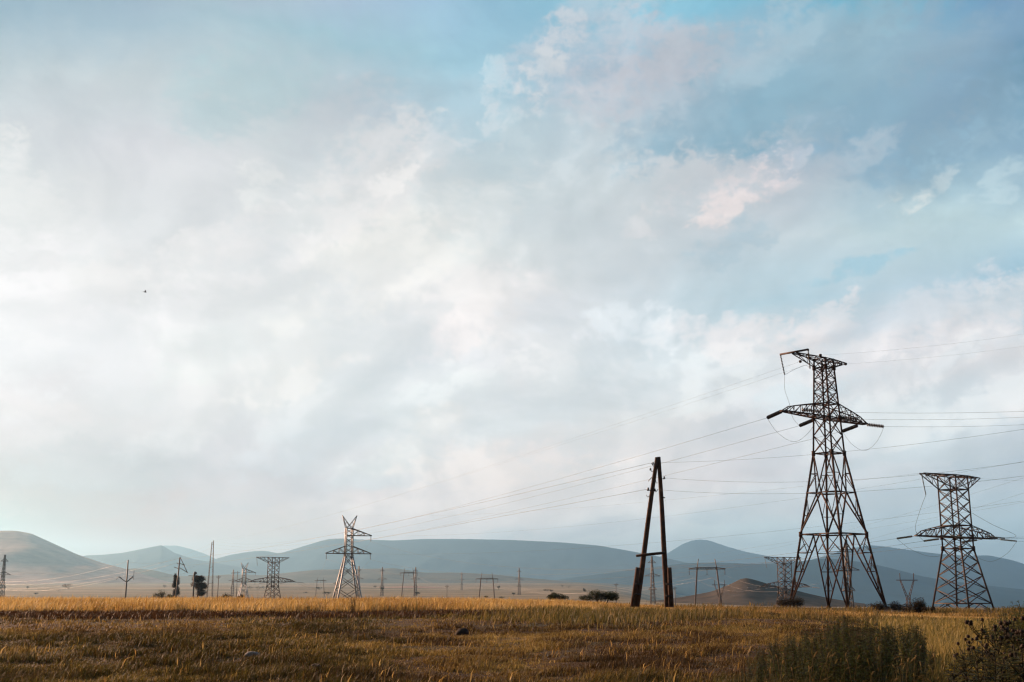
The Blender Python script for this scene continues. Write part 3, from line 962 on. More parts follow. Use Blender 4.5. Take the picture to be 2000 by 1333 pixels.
# --- horned pylons (pale) : T6 and its far sibling
def make_horned():
    root = empty('horned_pylon', (0, 0, 0), 0)
    W = .22
    H = 37.5          # ground to horn tips
    sB, sW, sT = 6.0, 1.30, 1.12
    zA = H - 13.6; zU = H - 7.2; zS = H - 4.6
    zW = zA - 1.2
    def S(z): return lerp(sB, sW, z / zW) if z < zW else lerp(sW, sT, (z - zW) / (zS - zW))
    for i in range(4):
        m = MB()
        m.beam(corner(i, S(0), -.5), corner(i, sW, zW), .42); m.beam(corner(i, sW, zW), corner(i, sT, zS), .34)
        m.build('leg', M['galv'], root)
    m = MB()
    zs = [0, zW * .27, zW * .5, zW * .69, zW * .85, zW]
    body(m, [(S(z), z) for z in zs], W * .8, [(sW, zW)])
    up = list(np.linspace(zW, zS, 7))
    for k in range(6):
        a, b_ = up[k], up[k + 1]
        for i in range(4):
            m.beam(corner(i, S(a), a), corner((i + 1) % 4, S(b_), b_), W * .8)
    body(m, [], W, [(S(zA), zA), (S(zU), zU), (S(zS), zS)])
    m.build('lattice_body', M['galv_dark'], root)
    L = 8.3
    def arm(sg, z, hgt, L):
        m = MB()
        for y in (-1, 1):
            m.beam((sg * sW, y * sW, z), (sg * L, y * .1, z), W * 1.1); m.beam((sg * sW, y * sW, z + hgt), (sg * L, y * .1, z + .1), W)
            for t in (.3, .6):
                m.beam((sg * lerp(sW, L, t), y * lerp(sW, .1, t), z), (sg * lerp(sW, L, t), y * lerp(sW, .1, t), z + hgt * (1 - t)), W * .6)
                m.beam((sg * lerp(sW, L, t - .3), y * lerp(sW, .1, t - .3), z), (sg * lerp(sW, L, t), y * lerp(sW, .1, t), z + hgt * (1 - t)), W * .6)
        m.build('crossarm', M['galv_dark'], root)
        m = MB(); string(m, (sg * (L - .3), 0, z - .1), (sg * (L - .3), 0, z - 2.0), 10, .22, .05)
        m.build('insulator_string', M['insul_dark'], root)
    arm(-1, zA, 2.6, L); arm(1, zA, 2.6, L); arm(1, zU, 2.4, L)
    for sg in (-1, 1):
        m = MB()
        for y in (-1, 1):
            m.beam((sg * sT, y * sT, zS), (sg * 2.7, 0, H), W * .9)
            m.beam((sg * .15, y * sT * .4, zS + 1.2), (sg * 2.7, 0, H), W * .8)
            m.beam((sg * .15, y * sT * .4, zS + 1.2), (-sg * sT, y * sT, zS), W * .7)
        for t in (.3, .6):
            a = Vector((sg * lerp(sT, 2.7, t), 0, lerp(zS, H, t))); b_ = Vector((sg * lerp(.15, 2.7, t), 0, lerp(zS + 1.2, H, t)))
            m.beam(a, b_, W * .6)
        m.build('horn', M['galv'], root)
    return root, dict(H=H, zA=zA, zU=zU, L=L)


T6, G6 = make_horned()
D6 = 420.0
tp = at(683, 1007, D6)
T6.location = (tp.x, D6, tp.z - G6['H']); T6.rotation_euler = (0, 0, R(20))
tag(T6, 'tall pale grey lattice pylon with two horns and three side arms, left of centre', 'pylon', 'horned lattice pylons')
P6 = copy_tree(T6)
tp = at(478, 1099, 840)
P6.location = (tp.x, 840, tp.z - G6['H']); P6.rotation_euler = (0, 0, R(24))
P6['label'] = 'small far horned lattice pylon fading in the haze left of the dark stocky pylon'


# --- slender suspension towers of the middle distance
def make_suspension(mat):
    root = empty('suspension_tower', (0, 0, 0), 0)
    H = 32.0
    def S(z): return lerp(1.45, .28, z / H)
    W = .26
    for i in range(4):
        m = MB(); m.beam(corner(i, S(0), -.5), corner(i, S(H), H), .34); m.build('leg', mat, root)
    m = MB()
    zs = np.linspace(0, H, 13)
    body(m, [(S(z), z) for z in zs], W * .55)
    m.build('lattice_body', mat, root)
    for z, L in ((27.6, 2.7), (18.6, 5.4), (9.6, 2.9)):
        for sg in (-1, 1):
            m = MB()
            for y in (-1, 1):
                s = S(z)
                m.beam((sg * s, y * s, z), (sg * L, 0, z), W); m.beam((sg * s, y * s, z + 1.7), (sg * L, 0, z + .1), W * .7)
            m.beam((sg * L * .55, -.2, z), (sg * L * .55, .1, z + .8), W * .6)
            m.build('crossarm', mat, root)
    return root


sus = make_suspension(M['galv_dark'])
SUS = []
for k, (px_, pyt, sc, rz, lab) in enumerate((
        (1273, 1087, 1.0, 10, 'slender three-armed lattice tower seen between the legs of the timber frame'),
        (1014, 1110, 1.0, 15, 'slender three-armed lattice tower standing alone left of the two round bushes'),
        (902, 1118, 1.0, 18, 'slender three-armed lattice tower midway between the two central portal pylons'),
        (812, 1108, 1.0, 22, 'slender three-armed lattice tower touching the right leg of a portal pylon'),
        (747, 1108, 1.0, 22, 'slender three-armed lattice tower first to the right of the pale horned pylon'),
        (701, 1106, 1.0, 25, 'slender lattice tower partly behind the right leg of the pale horned pylon'),
        (1652, 1055, 1.0, 5, 'slender three-armed lattice tower seen through the legs of the tallest brown pylon'),
        (10, 1084, 1.0, 55, 'slender lattice tower at the far left edge before the grey hill'),
        (456, 1113, .9, 30, 'faint hazy lattice tower left of the small far horned pylon'))):
    D = 900.0
    for _ in range(30):
        tp = at(px_, pyt, D)
        g_ = hz(tp.x, D)
        D *= 1 + .5 * (32 * sc - (tp.z - g_)) / (32 * sc) * 1.0
        D = min(max(D, 300), 3500)
    o = sus if k == 0 else copy_tree(sus)
    tp = at(px_, pyt, D)
    o.location = (tp.x, D, tp.z - 32 * sc); o.scale = (sc,) * 3
    o.rotation_euler = (0, 0, R(rz))
    tag(o, lab, 'pylon', 'slender suspension towers of the middle distance')
    SUS.append((o, D, px_, pyt))


# --- portal pylons on two leaning legs
def make_portal():
    root = empty('portal_pylon', (0, 0, 0), 0)
    H = 21.0
    for sg in (-1, 1):
        m = MB(); m.tube([(sg * 4.9, 0, -1), (sg * 3.3, 0, H - 3)], [.34, .26], 8)
        m.build('leg', M['concrete_pole'], root)
        m = MB()
        for y in (-.25, .25): m.beam((sg * 3.3, y, H - 3), (sg * 2.75, 0, H), .2)
        m.beam((sg * 3.2, -.2, H - 2), (sg * 3.0, .2, H - 1.4), .14)
        m.build('peak', M['galv_dark'], root)
    m = MB()
    for y in (-.4, .4):
        m.beam((-6.2, y * .4, H - 3.4), (6.2, y * .4, H - 3.4), .22); m.beam((-3.3, y, H - 2.9), (3.3, y, H - 2.9), .18)
        for sg in (-1, 1): m.beam((sg * 3.3, y, H - 2.9), (sg * 6.2, y * .3, H - 3.3), .16)
        for k in range(8):
            x = -3.3 + 6.6 * k / 8; m.beam((x, y, H - 3.4 + .5 * (k % 2)), (x + 6.6 / 8, y, H - 3.4 + .5 * ((k + 1) % 2)), .12)
    m.build('crossbeam', M['galv_dark'], root)
    for x in (-6, 0, 6):
        m = MB(); string(m, (x, 0, H - 3.5), (x, 0, H - 5.4), 9, .2, .05); m.build('insulator_string', M['insul_dark'], root)
    return root


por = make_portal()
POR = []
for k, (px_, pyt, half, lab) in enumerate((
        (1380, 1092, 15.5, 'pale portal pylon on two leaning poles right of the timber frame'),
        (951, 1119, 9.6, 'small portal pylon on two leaning poles left of the lone central tower'),
        (798.5, 1110, 7.6, 'small portal pylon on two leaning poles whose right leg meets a slender tower'),
        (626, 1128, 5.0, 'tiny portal pylon on two poles just left of the pale horned pylon'))):
    o = por if k == 0 else copy_tree(por)
    D = 2.75 * F / half
    tp = at(px_, pyt, D)
    o.location = (tp.x, D, tp.z - 21.0); o.rotation_euler = (0, 0, R(-4))
    tag(o, lab, 'pylon', 'portal pylons on two leaning poles')
    POR.append((o, D))


# --- forked pylons
def make_forked():
    root = empty('forked_pylon', (0, 0, 0), 0)
    W = .11
    zt, zj = 9.6, 4.6
    m = MB()
    for i in range(4):
        m.beam(corner(i, .55, -1), corner(i, .48, zj), .14)
    body(m, [(.55, z) for z in np.linspace(-1, zj, 6)], W * .7, [(.5, zj)])
    m.build('trunk', M['steel'], root)
    for sg in (-1, 1):
        m = MB()
        for dx in (-.28, .28):
            m.beam((sg * .35 + dx, 0, zj), (sg * 2.1 + dx * .5, 0, zt), .14)
        for k in range(6):
            t0, t1 = k / 6, (k + 1) / 6
            m.beam((sg * lerp(.35, 2.1, t0) - .28 * (1 if k % 2 else -1), 0, lerp(zj, zt, t0)), (sg * lerp(.35, 2.1, t1) + .25 * (1 if k % 2 else -1), 0, lerp(zj, zt, t1)), W * .7)
        m.beam((sg * 2.1, 0, zt), (sg * 2.15, 0, zt + 2.1), .15)
        m.build('prong', M['steel'], root)
    m = MB(); m.beam((-3.3, 0, zt), (3.3, 0, zt), .15); m.beam((-3.3, .25, zt + .1), (3.3, .25, zt + .1), .1)
    m.build('crossbar', M['steel'], root)
    return root


fk = make_forked()
for k, (px_, pyt, half, lab) in enumerate(((1770.5, 1120, 13.5, 'small forked pylon on the skyline between the two big right pylons'),
                                           (1405, 1133, 9.7, 'small forked pylon beside the right leg of the pale portal pylon'))):
    o = fk if k == 0 else copy_tree(fk)
    D = 2.15 * F / half
    tp = at(px_, pyt, D)
    o.location = (tp.x, D, tp.z - 11.7); o.rotation_euler = (0, 0, R(3))
    tag(o, lab, 'pylon', 'small forked pylons')

# --- single poles and masts at the left
D = 300.0
a, b_ = at(245.6, 1094, D), at(245, 1166, D)
root = empty('utility_pole', (b_.x, D, hz(b_.x, D)))
tag(root, 'dark pole with two raised side arms standing before the grey hill', 'utility pole')
zr = root.location.z
m = MB(); m.tube([(0, 0, -.5), (.05, 0, a.z - zr)], [.24, .15], 8); m.build('pole', M['galv_dark'], root)
k_ = D / F
zf = at(245, 1137.5, D).z - zr
for sg, L in ((-1, 2.1), (1, 1.6)):
    m = MB(); m.beam((0, 0, zf), (sg * L, 0, zf + 1.35), .17); m.beam((sg * L * .5, -.1, zf + .7), (sg * L * .9, .1, zf + 1.5), .1)
    m.build('side_arm', M['galv_dark'], root)
m = MB(); string(m, (1.75, 0, zf + 2.9), (1.7, 0, zf + .5), 12, .09, .04); m.build('insulator_string', M['insul_dark'], root)
m = MB(); string(m, (-2.1, 0, zf + 1.3), (-2.7, 0, zf + .6), 6, .09, .04); m.build('insulator_string', M['insul_dark'], root)

D = 290.0
a, b_ = at(351.4, 1089, D), at(345, 1165, D)
root = empty('utility_pole', (b_.x, D, hz(b_.x, D)))
tag(root, 'leaning pole with a triangular side frame beside a dark narrow tree', 'utility pole')
zr = root.location.z
top = Vector((a.x - b_.x, 0, a.z - zr))
m = MB(); m.tube([(-.5, 0, -.5), top], [.26, .15], 8); m.build('pole', M['galv_dark'], root)
lc = lambda px_, py_: Vector((at(px_, py_, D).x - b_.x, .02, at(px_, py_, D).z - zr))
m = MB()
for q in (((352, 1089), (366, 1119)), ((350, 1109), (367, 1119)), ((351, 1101), (361, 1104)), ((340, 1108), (351, 1112)), ((345, 1100), (351, 1103))):
    m.beam(lc(*q[0]), lc(*q[1]), .13)
m.build('side_frame', M['galv_dark'], root)

D = 285.0
a, b_ = at(379.5, 1122, D), at(377, 1166, D)
root = empty('utility_pole', (b_.x, D, hz(b_.x, D)))
tag(root, 'short pole with a transformer head in front of the rounded bare tree', 'utility pole')
zr = root.location.z
lc = lambda px_, py_, y=0: Vector((at(px_, py_, D).x - b_.x, y, at(px_, py_, D).z - zr))
m = MB(); m.tube([lc(377, 1180), lc(379, 1120)], [.2, .15], 8); m.build('pole', M['galv_dark'], root)
m = MB(); m.beam(lc(368, 1125), lc(396, 1125), .1); m.build('crossbar', M['galv_dark'], root)
m = MB(); m.beam(lc(380.5, 1124), lc(380.5, 1117), .36); m.tube([lc(383.5, 1122), lc(383, 1118)], [.14, .18], 8); m.build('transformer', M['galv_dark'], root)

def single_pole(px_, pyt, D, arm, label):
    tp = at(px_, pyt, D); g_ = hz(tp.x, D)
    root = empty('utility_pole', (tp.x, D, g_)); tag(root, label, 'utility pole')
    h = tp.z - g_
    m = MB(); m.tube([(0, 0, -.6), (.03, 0, h)], [.22, .13], 7); m.build('pole', M['galv_dark'], root)
    m = MB(); m.beam((-arm, 0, h - .7), (arm, 0, h - .62), .16); m.beam((-arm * .8, .02, h - .75), (0, .02, h - 1.5), .08); m.beam((arm * .8, .02, h - .7), (0, .02, h - 1.5), .08)
    m.build('crossarm', M['galv_dark'], root)


for args in ((427, 1124, 480, .9, 'thin pale pole right of the tall thin twin mast'), (464, 1116, 700, 1.5, 'faint thin pole just left of the small far horned pylon'),
             (655, 1137, 620, 1.2, 'small thin pole left of the base of the pale horned pylon'), (1318, 1146, 520, 1.0, 'small thin pole right of the timber frame stub posts'),
             (873, 1143, 640, 1.1, 'small thin pole left of the first central slender tower'), (1203, 1139, 600, 1.3, 'small thin pole above the wide dark green bush')):
    single_pole(*args)

D = 700.0
g0 = at(413, 1160, D)
root = empty('twin_mast', (g0.x, D, hz(g0.x, D)))
tag(root, 'tall thin twin lattice mast rising above the blue hills at the left', 'mast')
zr = root.location.z
lc = lambda px_, py_, y=0: Vector((at(px_, py_, D).x - g0.x, y, at(px_, py_, D).z - zr))
for (x0, y0, x1, y1) in ((414, 1185, 417, 1056), (402, 1185, 414, 1059)):
    m = MB()
    a, b_ = lc(x0, y0), lc(x1, y1)
    for dx, dy in ((-.28, 0), (.28, .1), (0, .4)):
        m.beam(a + Vector((dx * 1.5, dy, 0)), b_ + Vector((dx * .5, dy, 0)), .17)
    for k in range(24):
        t0, t1 = k / 24, (k + 1) / 24
        m.beam(a.lerp(b_, t0) + Vector((-.3 if k % 2 else .3, 0, 0)), a.lerp(b_, t1) + Vector((.3 if k % 2 else -.3, 0, 0)), .1)
    m.build('mast', M['galv_dark'], root)
m = MB()
for t in (.35, .6, .8, .95):
    m.beam(lc(414, 1185).lerp(lc(417, 1056), t), lc(402, 1185).lerp(lc(414, 1059), t), .14)
m.build('brace', M['galv_dark'], root)
MAST = (g0, D)

# ------------------------------------------------------------------ the timber A-frame
DA = 80.0
ga = at(1272, 1183, DA)
A = empty('timber_pole_frame', (ga.x, DA, hz(ga.x, DA)))
tag(A, 'dark timber A-shaped pole frame with a crossbar and two stub posts, right of centre', 'pole frame')
az_ = A.location.z
lc = lambda px_, py_, y=0.0: Vector((at(px_, py_, DA).x - ga.x, y, at(px_, py_, DA).z - az_))
for (x0, y0, x1, y1) in ((1244, 1180, 1283, 894), (1303.5, 1180, 1286.5, 893)):
    m = MB()
    a, b_ = lc(x0, y0), lc(x1, y1)
    pts = [a.lerp(b_, t) + Vector((.015 * math.sin(7 * t + x0), 0, 0)) for t in np.linspace(-.02, 1, 12)]
    m.tube(pts, [lerp(.20, .135, t) for t in np.linspace(0, 1, 12)], 10)
    m.build('pole', M['timber'], A, True)
for (x0, y0, x1, y1) in ((1235, 1186, 1245, 1109), (1310, 1186, 1306, 1109)):
    m = MB(); a, b_ = lc(x0, y0, -.28), lc(x1, y1, -.28)
    m.tube([a, a.lerp(b_, .5), b_], [.18, .17, .155], 10)
    m.build('stub_post', M['timber'], A, True)
m = MB(); m.tube([lc(1241.5, 1086.5, -.3), lc(1270, 1083, -.27), lc(1297, 1080.5, -.22)], [.085, .1, .095], 8); m.build('crossbar', M['timber'], A, True)
# binding wire round the stubs
for (x0, y0, x1, y1) in ((1239, 1160, 1250, 1160), (1241, 1140, 1252, 1140), (1301, 1163, 1311, 1163), (1301, 1140, 1309, 1140)):
    m = MB()
    cc = []
    for q in range(3):
        cc += [lc(x0 - 1, y0 + q, -.5), lc(x1 + 1, y1 + q, -.46), lc(x1 + 1, y1 + q + .4, .2), lc(x0 - 1, y0 + q + .6, .2)]
    m.tube(cc, .02, 4)
    m.build('binding', M['wire_dark'], A)


def hook_insulator(pts, head, r=.09):
    m = MB(); m.tube([lc(*p) for p in pts], .022, 6)
    h = m.build('insulator_hook', M['wire_dark'], A)
    if head:
        c = lc(*head); m = MB()
        m.tube([c + Vector((0, 0, -r)), c + Vector((0, 0, -r * .8)), c + Vector((0, 0, -.1 * r)), c, c + Vector((0, 0, .7 * r)), c + Vector((0, 0, r * 1.1))], [r * .5, r, r * .8, r * .45, r * .7, r * .3], 8)
        m.build('insulator', M['insul_dark'], A, True)


hook_insulator([(1278.5, 914), (1275, 909), (1271.5, 904.5)], (1275.5, 905.5))
hook_insulator([(1278, 917), (1275, 921), (1272.5, 921.5), (1271, 918)], (1270.5, 917), .085)
hook_insulator([(1276.5, 931), (1273, 933), (1266, 940.5)], None)
hook_insulator([(1290, 931), (1293, 935), (1295.5, 936.5), (1297.5, 934)], (1297.3, 933.5))
hook_insulator([(1280.5, 938), (1281.5, 943), (1283, 944.5), (1284, 943)], None)
hook_insulator([(1272.5, 962), (1269, 958), (1266.5, 956)], (1266, 956), .11)
hook_insulator([(1285, 956), (1282, 961), (1279.5, 961.5), (1279, 958.5)], (1279.3, 957.5))
hook_insulator([(1270, 967), (1266, 971), (1264, 971), (1263, 967)], None)
m = MB(); m.beam(lc(1292, 972, -.1), lc(1298.5, 972.8, -.1), .07); m.build('step_bolt', M['wire_dark'], A)

# ------------------------------------------------------------------ power lines
LB = 'thin conductor leaving the tallest brown pylon to the far left'
for e, (qx, qy) in zip(endsL, ((417, 1057), (416.6, 1063), (416.2, 1070))):
    wire(LB, 'conductors from the tallest pylon to the left', e, at(qx, qy, 700), 6.5, .030, 'wire_dark', 40)
for e, (qx, qy, D) in zip(endsR, ((2150, 797, 128), (2150, 806, 135), (2150, 820, 150))):
    wire('thin conductor leaving the tallest brown pylon to the right', 'conductors from the tallest pylon to the right', e, at(qx, qy, D), .35, .026)
for p, q, D in ((T1M @ Vector((4.45, 0, zTt)), (2150, 652), 150), (T1M @ Vector((-2.2, -1.1, zTt)), (2150, 628), 128)):
    wire('fine earth wire from the top of the tallest pylon to the right', 'earth wires right of the tallest pylon', p, at(*q, D), .5, .012)
for p, q in ((T1M @ Vector((-3.1, 1.0, zTb + .5)), (414, 1060)), (T1M @ Vector((.4, 0, zTt + .1)), (417, 1056))):
    wire('fine earth wire from the top of the tallest pylon to the left', 'earth wires left of the tallest pylon', p, at(*q, 700), 3, .014, n=40)


def loop(label, group, pts, r=.016):
    m = MB()
    P = [Vector(p) for p in pts]
    out = []
    for k in range(len(P) - 1):
        p0, p1, p2, p3 = P[max(k - 1, 0)], P[k], P[k + 1], P[min(k + 2, len(P) - 1)]
        for t in np.linspace(0, 1, 8)[:-1]:
            out.append(.5 * ((2 * p1) + (p2 - p0) * t + (2 * p0 - 5 * p1 + 4 * p2 - p3) * t * t + (3 * p1 - p0 - 3 * p2 + p3) * t ** 3))
    out.append(P[-1])
    m.tube(out, r, 5)
    o = m.build('jumper_wire', M['wire_dark'], None, True)
    return tag(o, label, 'wire', group)


def sagloop(label, group, a, b, drop):
    a, b = Vector(a), Vector(b)
    loop(label, group, [a, a.lerp(b, .2) + Vector((0, 0, -drop * .62)), a.lerp(b, .5) + Vector((0, 0, -drop)), a.lerp(b, .8) + Vector((0, 0, -drop * .66)), b])


GJ = 'jumper loops below the pylon arms'
sagloop('slack jumper loop under the left end of the tallest pylon crossarm', GJ, endsL[0], endsR[0], 3.0)
sagloop('slack jumper loop under the right end of the tallest pylon crossarm', GJ, endsL[2], endsR[2], 2.6)
loop('thin jumper dropping from the hanging insulator at the top left of the tallest pylon', GJ, [hA, hA + Vector((0, .3, -1.6)), at(1541, 786, D1 - 2), at(1548, 815, D1), endsL[1]])
loop('short slack jumper from the hanging insulator to the tallest pylon body', GJ, [hA, at(1552, 722, D1), at(1573, 714, D1), hB], .015)
sagloop('slack jumper loop under the left arm of the right edge pylon', GJ, e3L[0], e3R[0], 2.3)
sagloop('slack jumper loop under the right arm of the right edge pylon', GJ, e3R[2], e3L[2], 2.6)
loop('thin jumper dropping from the hanging insulator of the right edge pylon', GJ, [h3, at(1796, 1000, D3 - 2), at(1788, 1035, D3), e3L[1]], .02)
loop('slanting jumper right of the right edge pylon', GJ, [at(1898, 1002, D3), at(1940, 1026, D3), at(1984, 1046, D3 - 1), e3R[1]], .02)

m6 = mat_of(T6)
t6 = [m6 @ Vector(p) for p in ((-G6['L'] + .3, 0, G6['zA'] - 2.0), (G6['L'] - .3, 0, G6['zA'] - 2.0), (G6['L'] - .3, 0, G6['zU'] - 2.0))]
for e, q, s in zip(e3L, (t6[1], t6[0], t6[2]), (5, 6.5, 6.5)):
    wire('long sagging conductor between the right edge pylon and the pale horned pylon', 'conductors from the right edge pylon', e, q, s, .03, 'wire_dark', 40)
for e, (qx, qy) in zip(e3R, ((2140, 1042), (2140, 1046), (2140, 1064))):
    wire('conductor running off the frame from the right edge pylon', 'conductors right of the right edge pylon', e, at(qx, qy, 152), .15, .024)
wire('fine earth wire at the top right of the right edge pylon', 'earth wires of the right edge pylon', mat_of(T3) @ Vector((5.7, 0, G3['zTt'])), at(2140, 935, 160), .35, .016)
wire('fine earth wire at the top left of the right edge pylon', 'earth wires of the right edge pylon', mat_of(T3) @ Vector((-6.5, 0, G3['zTt'])), mat_of(T6) @ Vector((2.7, 0, G6['H'])), 2, .016, n=40)

# wires of the timber frame
for (p, q, D, s, r) in (((1270, 905), (351, 1092), 290, 1.0, .02), ((1264, 956), (350, 1106), 290, .7, .02)):
    wire('thin wire from the timber frame running left towards the leaning pole', 'wires left of the timber frame', at(*p, DA), at(*q, D), s, r, 'wire_dark', 40)
for (p, q, D, s) in (((1289, 904), (2200, 806), 60, .55), ((1300, 934), (2200, 868), 60, .95), ((1284, 957), (2200, 900), 60, .85)):
    wire('thin wire from the timber frame rising gently to the right', 'wires right of the timber frame', at(*p, DA), at(*q, D), s, .013, 'wire_dark', 40)
# longer lines crossing the picture behind the frame
m14 = mat_of(SUS[0][0]); m13 = mat_of(SUS[1][0])
for (p, q, Dq, s, r) in ((t6[1] + Vector((0, 0, 2)), (2150, 958), 210, 3.5, .034), (m14 @ Vector((2.6, 0, 27.5)), (2150, 885), 230, 6.0, .03),
                         (m14 @ Vector((5.3, 0, 18.5)), (2150, 915), 210, 6.0, .026), (m13 @ Vector((0, 0, 32)), (2150, 955), 220, 7.0, .03),
                         (t6[2] + Vector((0, 0, 2)), (2150, 875), 190, 4.0, .024)):
    wire('long faint conductor crossing the sky behind the timber frame', 'long conductors crossing the right half', p, at(*q, Dq), s, r, 'wire_dark', 40)
# pale sagging spans that catch the sun on the left
m5 = mat_of(ANCHORS[1][0])
for a, b_, s in ((t6[0], e5R[2], 4.0), (t6[1], e5R[1], 5.5), (t6[2], at(546, 1152, 287), 5.0)):
    wire('bright sunlit conductor sagging from the pale horned pylon down to the left', 'sunlit conductors left of the horned pylon', a, b_, s, .036, 'wire')
mP6 = mat_of(P6)
for e, lx, lz in zip(e5L, (-1, 1, 1), (0, 0, 1)):
    wire('bright sunlit conductor between the stocky pylon and the small far horned pylon', 'sunlit conductors to the far horned pylon', e, mP6 @ Vector((lx * 8.0, 0, (G6['zU'] if lz else G6['zA']) - 2)), 9, .045, 'wire')
MT = lambda px_, py_: at(px_, py_, 700)
P2 = lambda px_, py_: at(px_, py_, 300)
for (p, q, s) in (((-60, 1106), MT(416.5, 1060), 9), ((-60, 1112), MT(416, 1068), 10), ((-60, 1131), MT(415.8, 1079), 9), ((-60, 1136), MT(415.5, 1090), 9),
                  ((-60, 1128), P2(245.4, 1098), 3.0), ((-60, 1140), P2(237, 1128), 3.0), ((-60, 1134), at(351.3, 1090, 290), 3.5), ((-60, 1146), at(345, 1100, 290), 3)):
    wire('bright sunlit conductor sagging across the grey hill at the left', 'sunlit conductors before the grey hill', at(*p, 420), q, s, .034, 'wire', 30)
for (p, q, s) in ((P2(245.5, 1097), at(351.3, 1091, 290), .8), (P2(252, 1128), at(366, 1118, 290), 1.0), (at(366, 1119, 290), at(381, 1120, 285), .1), (at(396, 1125, 285), e5L[0], 2.5)):
    wire('thin conductor hung between the poles at the left', 'conductors between the left poles', p, q, s, .026, 'wire', 14)
# spans from slender tower to slender tower
sp_ = sorted([s for s in SUS if 740 < s[2] < 1300], key=lambda s: s[2])
for i in range(len(sp_) - 1):
    (o0, d0, _, _), (o1, d1, _, _) = sp_[i], sp_[i + 1]
    for (L, z) in ((2.6, 27.4), (-5.2, 18.4), (5.2, 18.4), (-2.7, 9.4)):
        wire('pale conductor sagging between the slender towers of the middle distance', 'conductors between the slender towers', mat_of(o0) @ Vector((L, 0, z)), mat_of(o1) @ Vector((L, 0, z)), 7.5, .05, 'wire', 18)
ps = [POR[2], POR[1], POR[0]]
for (o0, _), (o1, _) in zip(ps[:-1], ps[1:]):
    for x in (-6, 0, 6):
        wire('pale conductor sagging between the portal pylons', 'conductors between the portal pylons', mat_of(o0) @ Vector((x, 0, 15.6)), mat_of(o1) @ Vector((x, 0, 15.6)), 6, .045, 'wire', 18)
for x, (qx, qy) in zip((-6, 0, 6), ((1488, 1150), (1540, 1152), (1600, 1140))):
    wire('pale conductor from the portal pylon towards the right', 'conductors right of the portal pylon', mat_of(POR[0][0]) @ Vector((x, 0, 15.6)), at(qx, qy, 330), 2.5, .03, 'wire', 18)


# ------------------------------------------------------------------ grass
def blades(X, Y, hgt, wid, lean, tint, head=0.0, seedw=2.2):
    """5 vertex blades: numpy arrays of place, height, width, lean"""
    n = len(X)
    Z = height(X, Y) - .02
    th = rng.uniform(0, 2 * np.pi, n)
    dx, dy = np.cos(th), np.sin(th)
    la = rng.uniform(0, 2 * np.pi, n)
    # prevailing lean to the right with the wind
    lx = (np.cos(la) * .7 + .45) * lean * hgt; ly = np.sin(la) * .7 * lean * hgt
    V = np.zeros((n, 5, 3))
    w2 = wid / 2
    V[:, 0] = np.stack([X - dx * w2, Y - dy * w2, Z], -1)
    V[:, 1] = np.stack([X + dx * w2, Y + dy * w2, Z], -1)
    t = .62
    wm = w2 * np.where(rng.random(n) < head, seedw, .75)
    V[:, 2] = np.stack([X + lx * t * t + dx * wm, Y + ly * t * t + dy * wm, Z + hgt * t], -1)
    V[:, 3] = np.stack([X + lx * t * t - dx * wm, Y + ly * t * t - dy * wm, Z + hgt * t], -1)
    V[:, 4] = np.stack([X + lx, Y + ly, Z + hgt * (1 - .25 * lean)], -1)
    base = np.arange(n)[:, None] * 5
    Q = base + np.array([[0, 1, 2, 3]]); T = base + np.array([[3, 2, 4]])
    C = np.repeat(np.concatenate([tint, np.ones((n, 1))], 1)[:, None, :], 5, 1)
    return V.reshape(-1, 3), Q, T, C.reshape(-1, 4)


def merge(parts):
    V, Q, T, C, n = [], [], [], [], 0
    for (v, q, t, c) in parts:
        V.append(v); Q.append(q + n); T.append(t + n); C.append(c); n += len(v)
    return np.concatenate(V), np.concatenate(Q), np.concatenate(T), np.concatenate(C)


def scatter(n, d0, d1, az0=-27, az1=27, p=1.0):
    """random places in a wedge in front of the camera, evenly by area"""
    d = np.sqrt(rng.uniform(d0 * d0, d1 * d1, n)) if p == 1 else d0 * (d1 / d0) ** rng.random(n)
    a = np.radians(rng.uniform(az0, az1, n))
    return d * np.sin(a), d * np.cos(a)


def pxof(x, y):
    return 1000 + F * x / y * 1.0235


def tints(n, stops, mixv, jitter=.25):
    """colour along a list of stops by mixv in 0..1, with a random brightness"""
    s = np.array(stops); k = np.clip(mixv, 0, .9999) * (len(s) - 1)
    i = k.astype(int); f = (k - i)[:, None]
    return (s[i] * (1 - f) + s[i + 1] * f) * rng.uniform(1 - jitter, 1 + jitter, n)[:, None]


def greenness(x, y):
    g_ = fbm(x * .12 + 5, y * .12, 4, 31)
    v = sstep(.46, .62, g_) * .85
    px_ = pxof(x, y)
    v = np.maximum(v, sstep(1700, 1880, px_) * .55)
    v = np.maximum(v, np.exp(-((px_ - 1120) / 130) ** 2 - ((y - 58) / 9) ** 2) * .95)
    v = np.maximum(v, np.exp(-((px_ - 230) / 260) ** 2 - ((y - 24) / 6) ** 2) * .6)
    return np.clip(v, 0, 1)


DRY = [(.044, .026, .008), (.112, .070, .018), (.235, .162, .042), (.41, .305, .095)]
GRN = [(.034, .030, .006), (.062, .056, .012), (.11, .092, .022), (.17, .13, .036)]
STRAW = [(.27, .155, .042), (.42, .27, .080), (.56, .39, .135), (.68, .51, .225)]


def field_tint(x, y):
    n = len(x)
    t = np.clip(rng.beta(1.3, 2.6, n) + (fbm(x * .45, y * .28, 4, 77) - .5) * 1.5, 0, 1)
    g_ = greenness(x, y)
    sel = rng.random(n) < g_ * .75
    c = tints(n, DRY, t); c2 = tints(n, GRN, t)
    c[sel] = c2[sel]
    return c


parts = []
